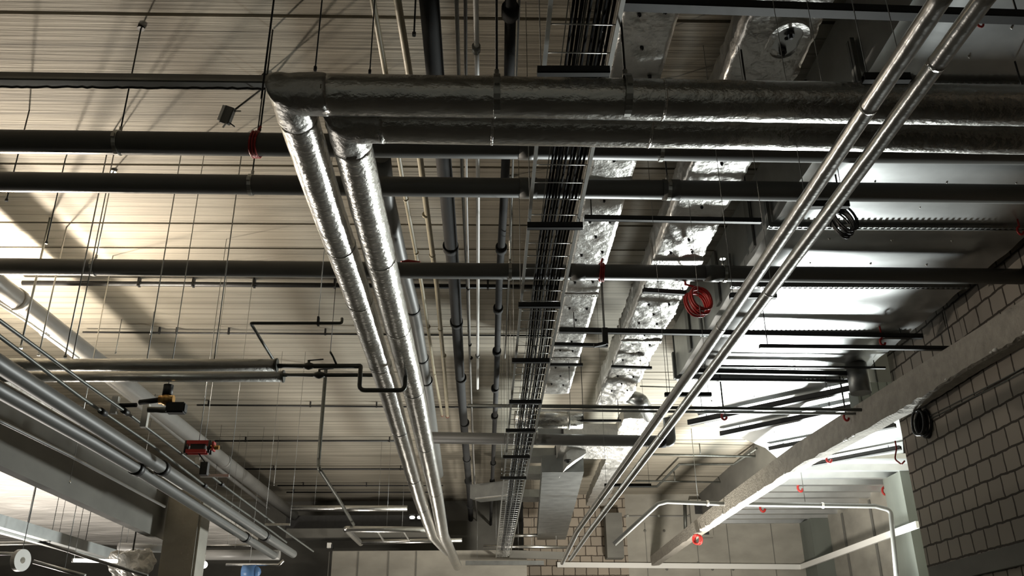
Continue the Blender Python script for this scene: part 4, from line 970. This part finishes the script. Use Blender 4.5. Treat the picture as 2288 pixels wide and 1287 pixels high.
for px, py, h, lab in hooks:
    c = P(px, py, h); k = dep(c)/F; x = (c.x-CAM.x)/S; y = (c.y-CAM.y)/S; z = W(0, 0, 2.27 if y < 10.2 else 2.395).z
    t = thing('red_hook', 'small red hook '+lab, 'hook', c); s = 8*k if py > 600 else 10*k
    pts = [c+V((s*.7*math.cos(a), 0, s*math.sin(a))) for a in [math.pi*.5+i*.45 for i in range(11)]]
    obj('hook_loop', tube(NB(), pts, 2.6*k, 8), 'red', t); obj('hook_plug', tube(NB(), [c+DZ*s, up_to(c, z)], 1.8*k, 6), 'red' if z-c.z < .3 else 'steel', t)
c = P(1745, 1035, 2.45); k = dep(c)/F; t = thing('fire_box', 'dull red box at the head of the bright slab, behind the plastered beam', 'box', c); obj('case', box(NB(), c-V((9, 6, 14))*k, c+V((9, 6, 14))*k), 'rust', t); obj('stem', tube(NB(), [c, up_to(c, ZC)], 2*k, 8), 'steel', t)
c = PB(1566, 1205)-DX*.08; k = dep(c)/F; coil('cable_coil', c, 9*k, 10*k, 4, 1.6*k, 'red', 'small red cable coil at the far end of the plastered beam', V((-1, -1, 0)))
c = PY(1610, 1150, 14.2)
# pull-rod beside the tray end
c = P(1352, 752, 2.0); k = dep(c)/F; t = thing('bracket', 'dark upright bracket hook beside the narrow foil duct', 'bracket', c)
obj('upright', bar(NB(), c+DZ*20*k, c-DZ*18*k, 12*k, 10*k, DY), 'steel', t); obj('hook_bar', bar(NB(), c-DZ*16*k, c+V((-26*k, 0, -22*k)), 7*k, 7*k), 'steel', t); obj('rod', tube(NB(), [c, up_to(c, ZC)], .006, 6), 'steel', t)
# vertical cylinder beside the pier
a = P(1918, 846, 2.15); one('round_duct', tube(NB(), [up_to(a, W(0, 0, 2.265).z), a-DZ*.2], rw(a, 46), 24), 'galvd', 'short upright round duct stub at the end of the large metal duct', 'duct')
# --- clutter below the tray at the end wall
for i, (pts, wd, m, lab) in enumerate((([(1150, 1197), (1202, 1196)], 7, 'zinc', 'short zinc pipe beside the end of the far foil duct'), ([(1080, 1221), (1272, 1223)], 7, 'silver2', 'bright silver pipe crossing just above the end wall blocks'),
                                      ([(1040, 1258), (1215, 1258)], 9, 'galvd', 'dull grey rail at the foot of the cable tray'), ([(1140, 1238), (1262, 1242)], 16, 'concdark', 'dark square channel between the bright silver pipe and the blocks'))):
    q = [PY(x, y, 13.2) for x, y in pts]; t = thing('cross_rail', lab, 'rail', q[0])
    obj('bar', tube(NB(), q, rw(q[0], wd), 14) if i < 2 else bar(NB(), q[0], q[1], .08, rw(q[0], wd)*2), m, t)
    for u in (.15, .85): c = q[0].lerp(q[1], u); obj('threaded_rod', tube(NB(), [c, up_to(c, ZC)], .003, 6), 'galvd', t)
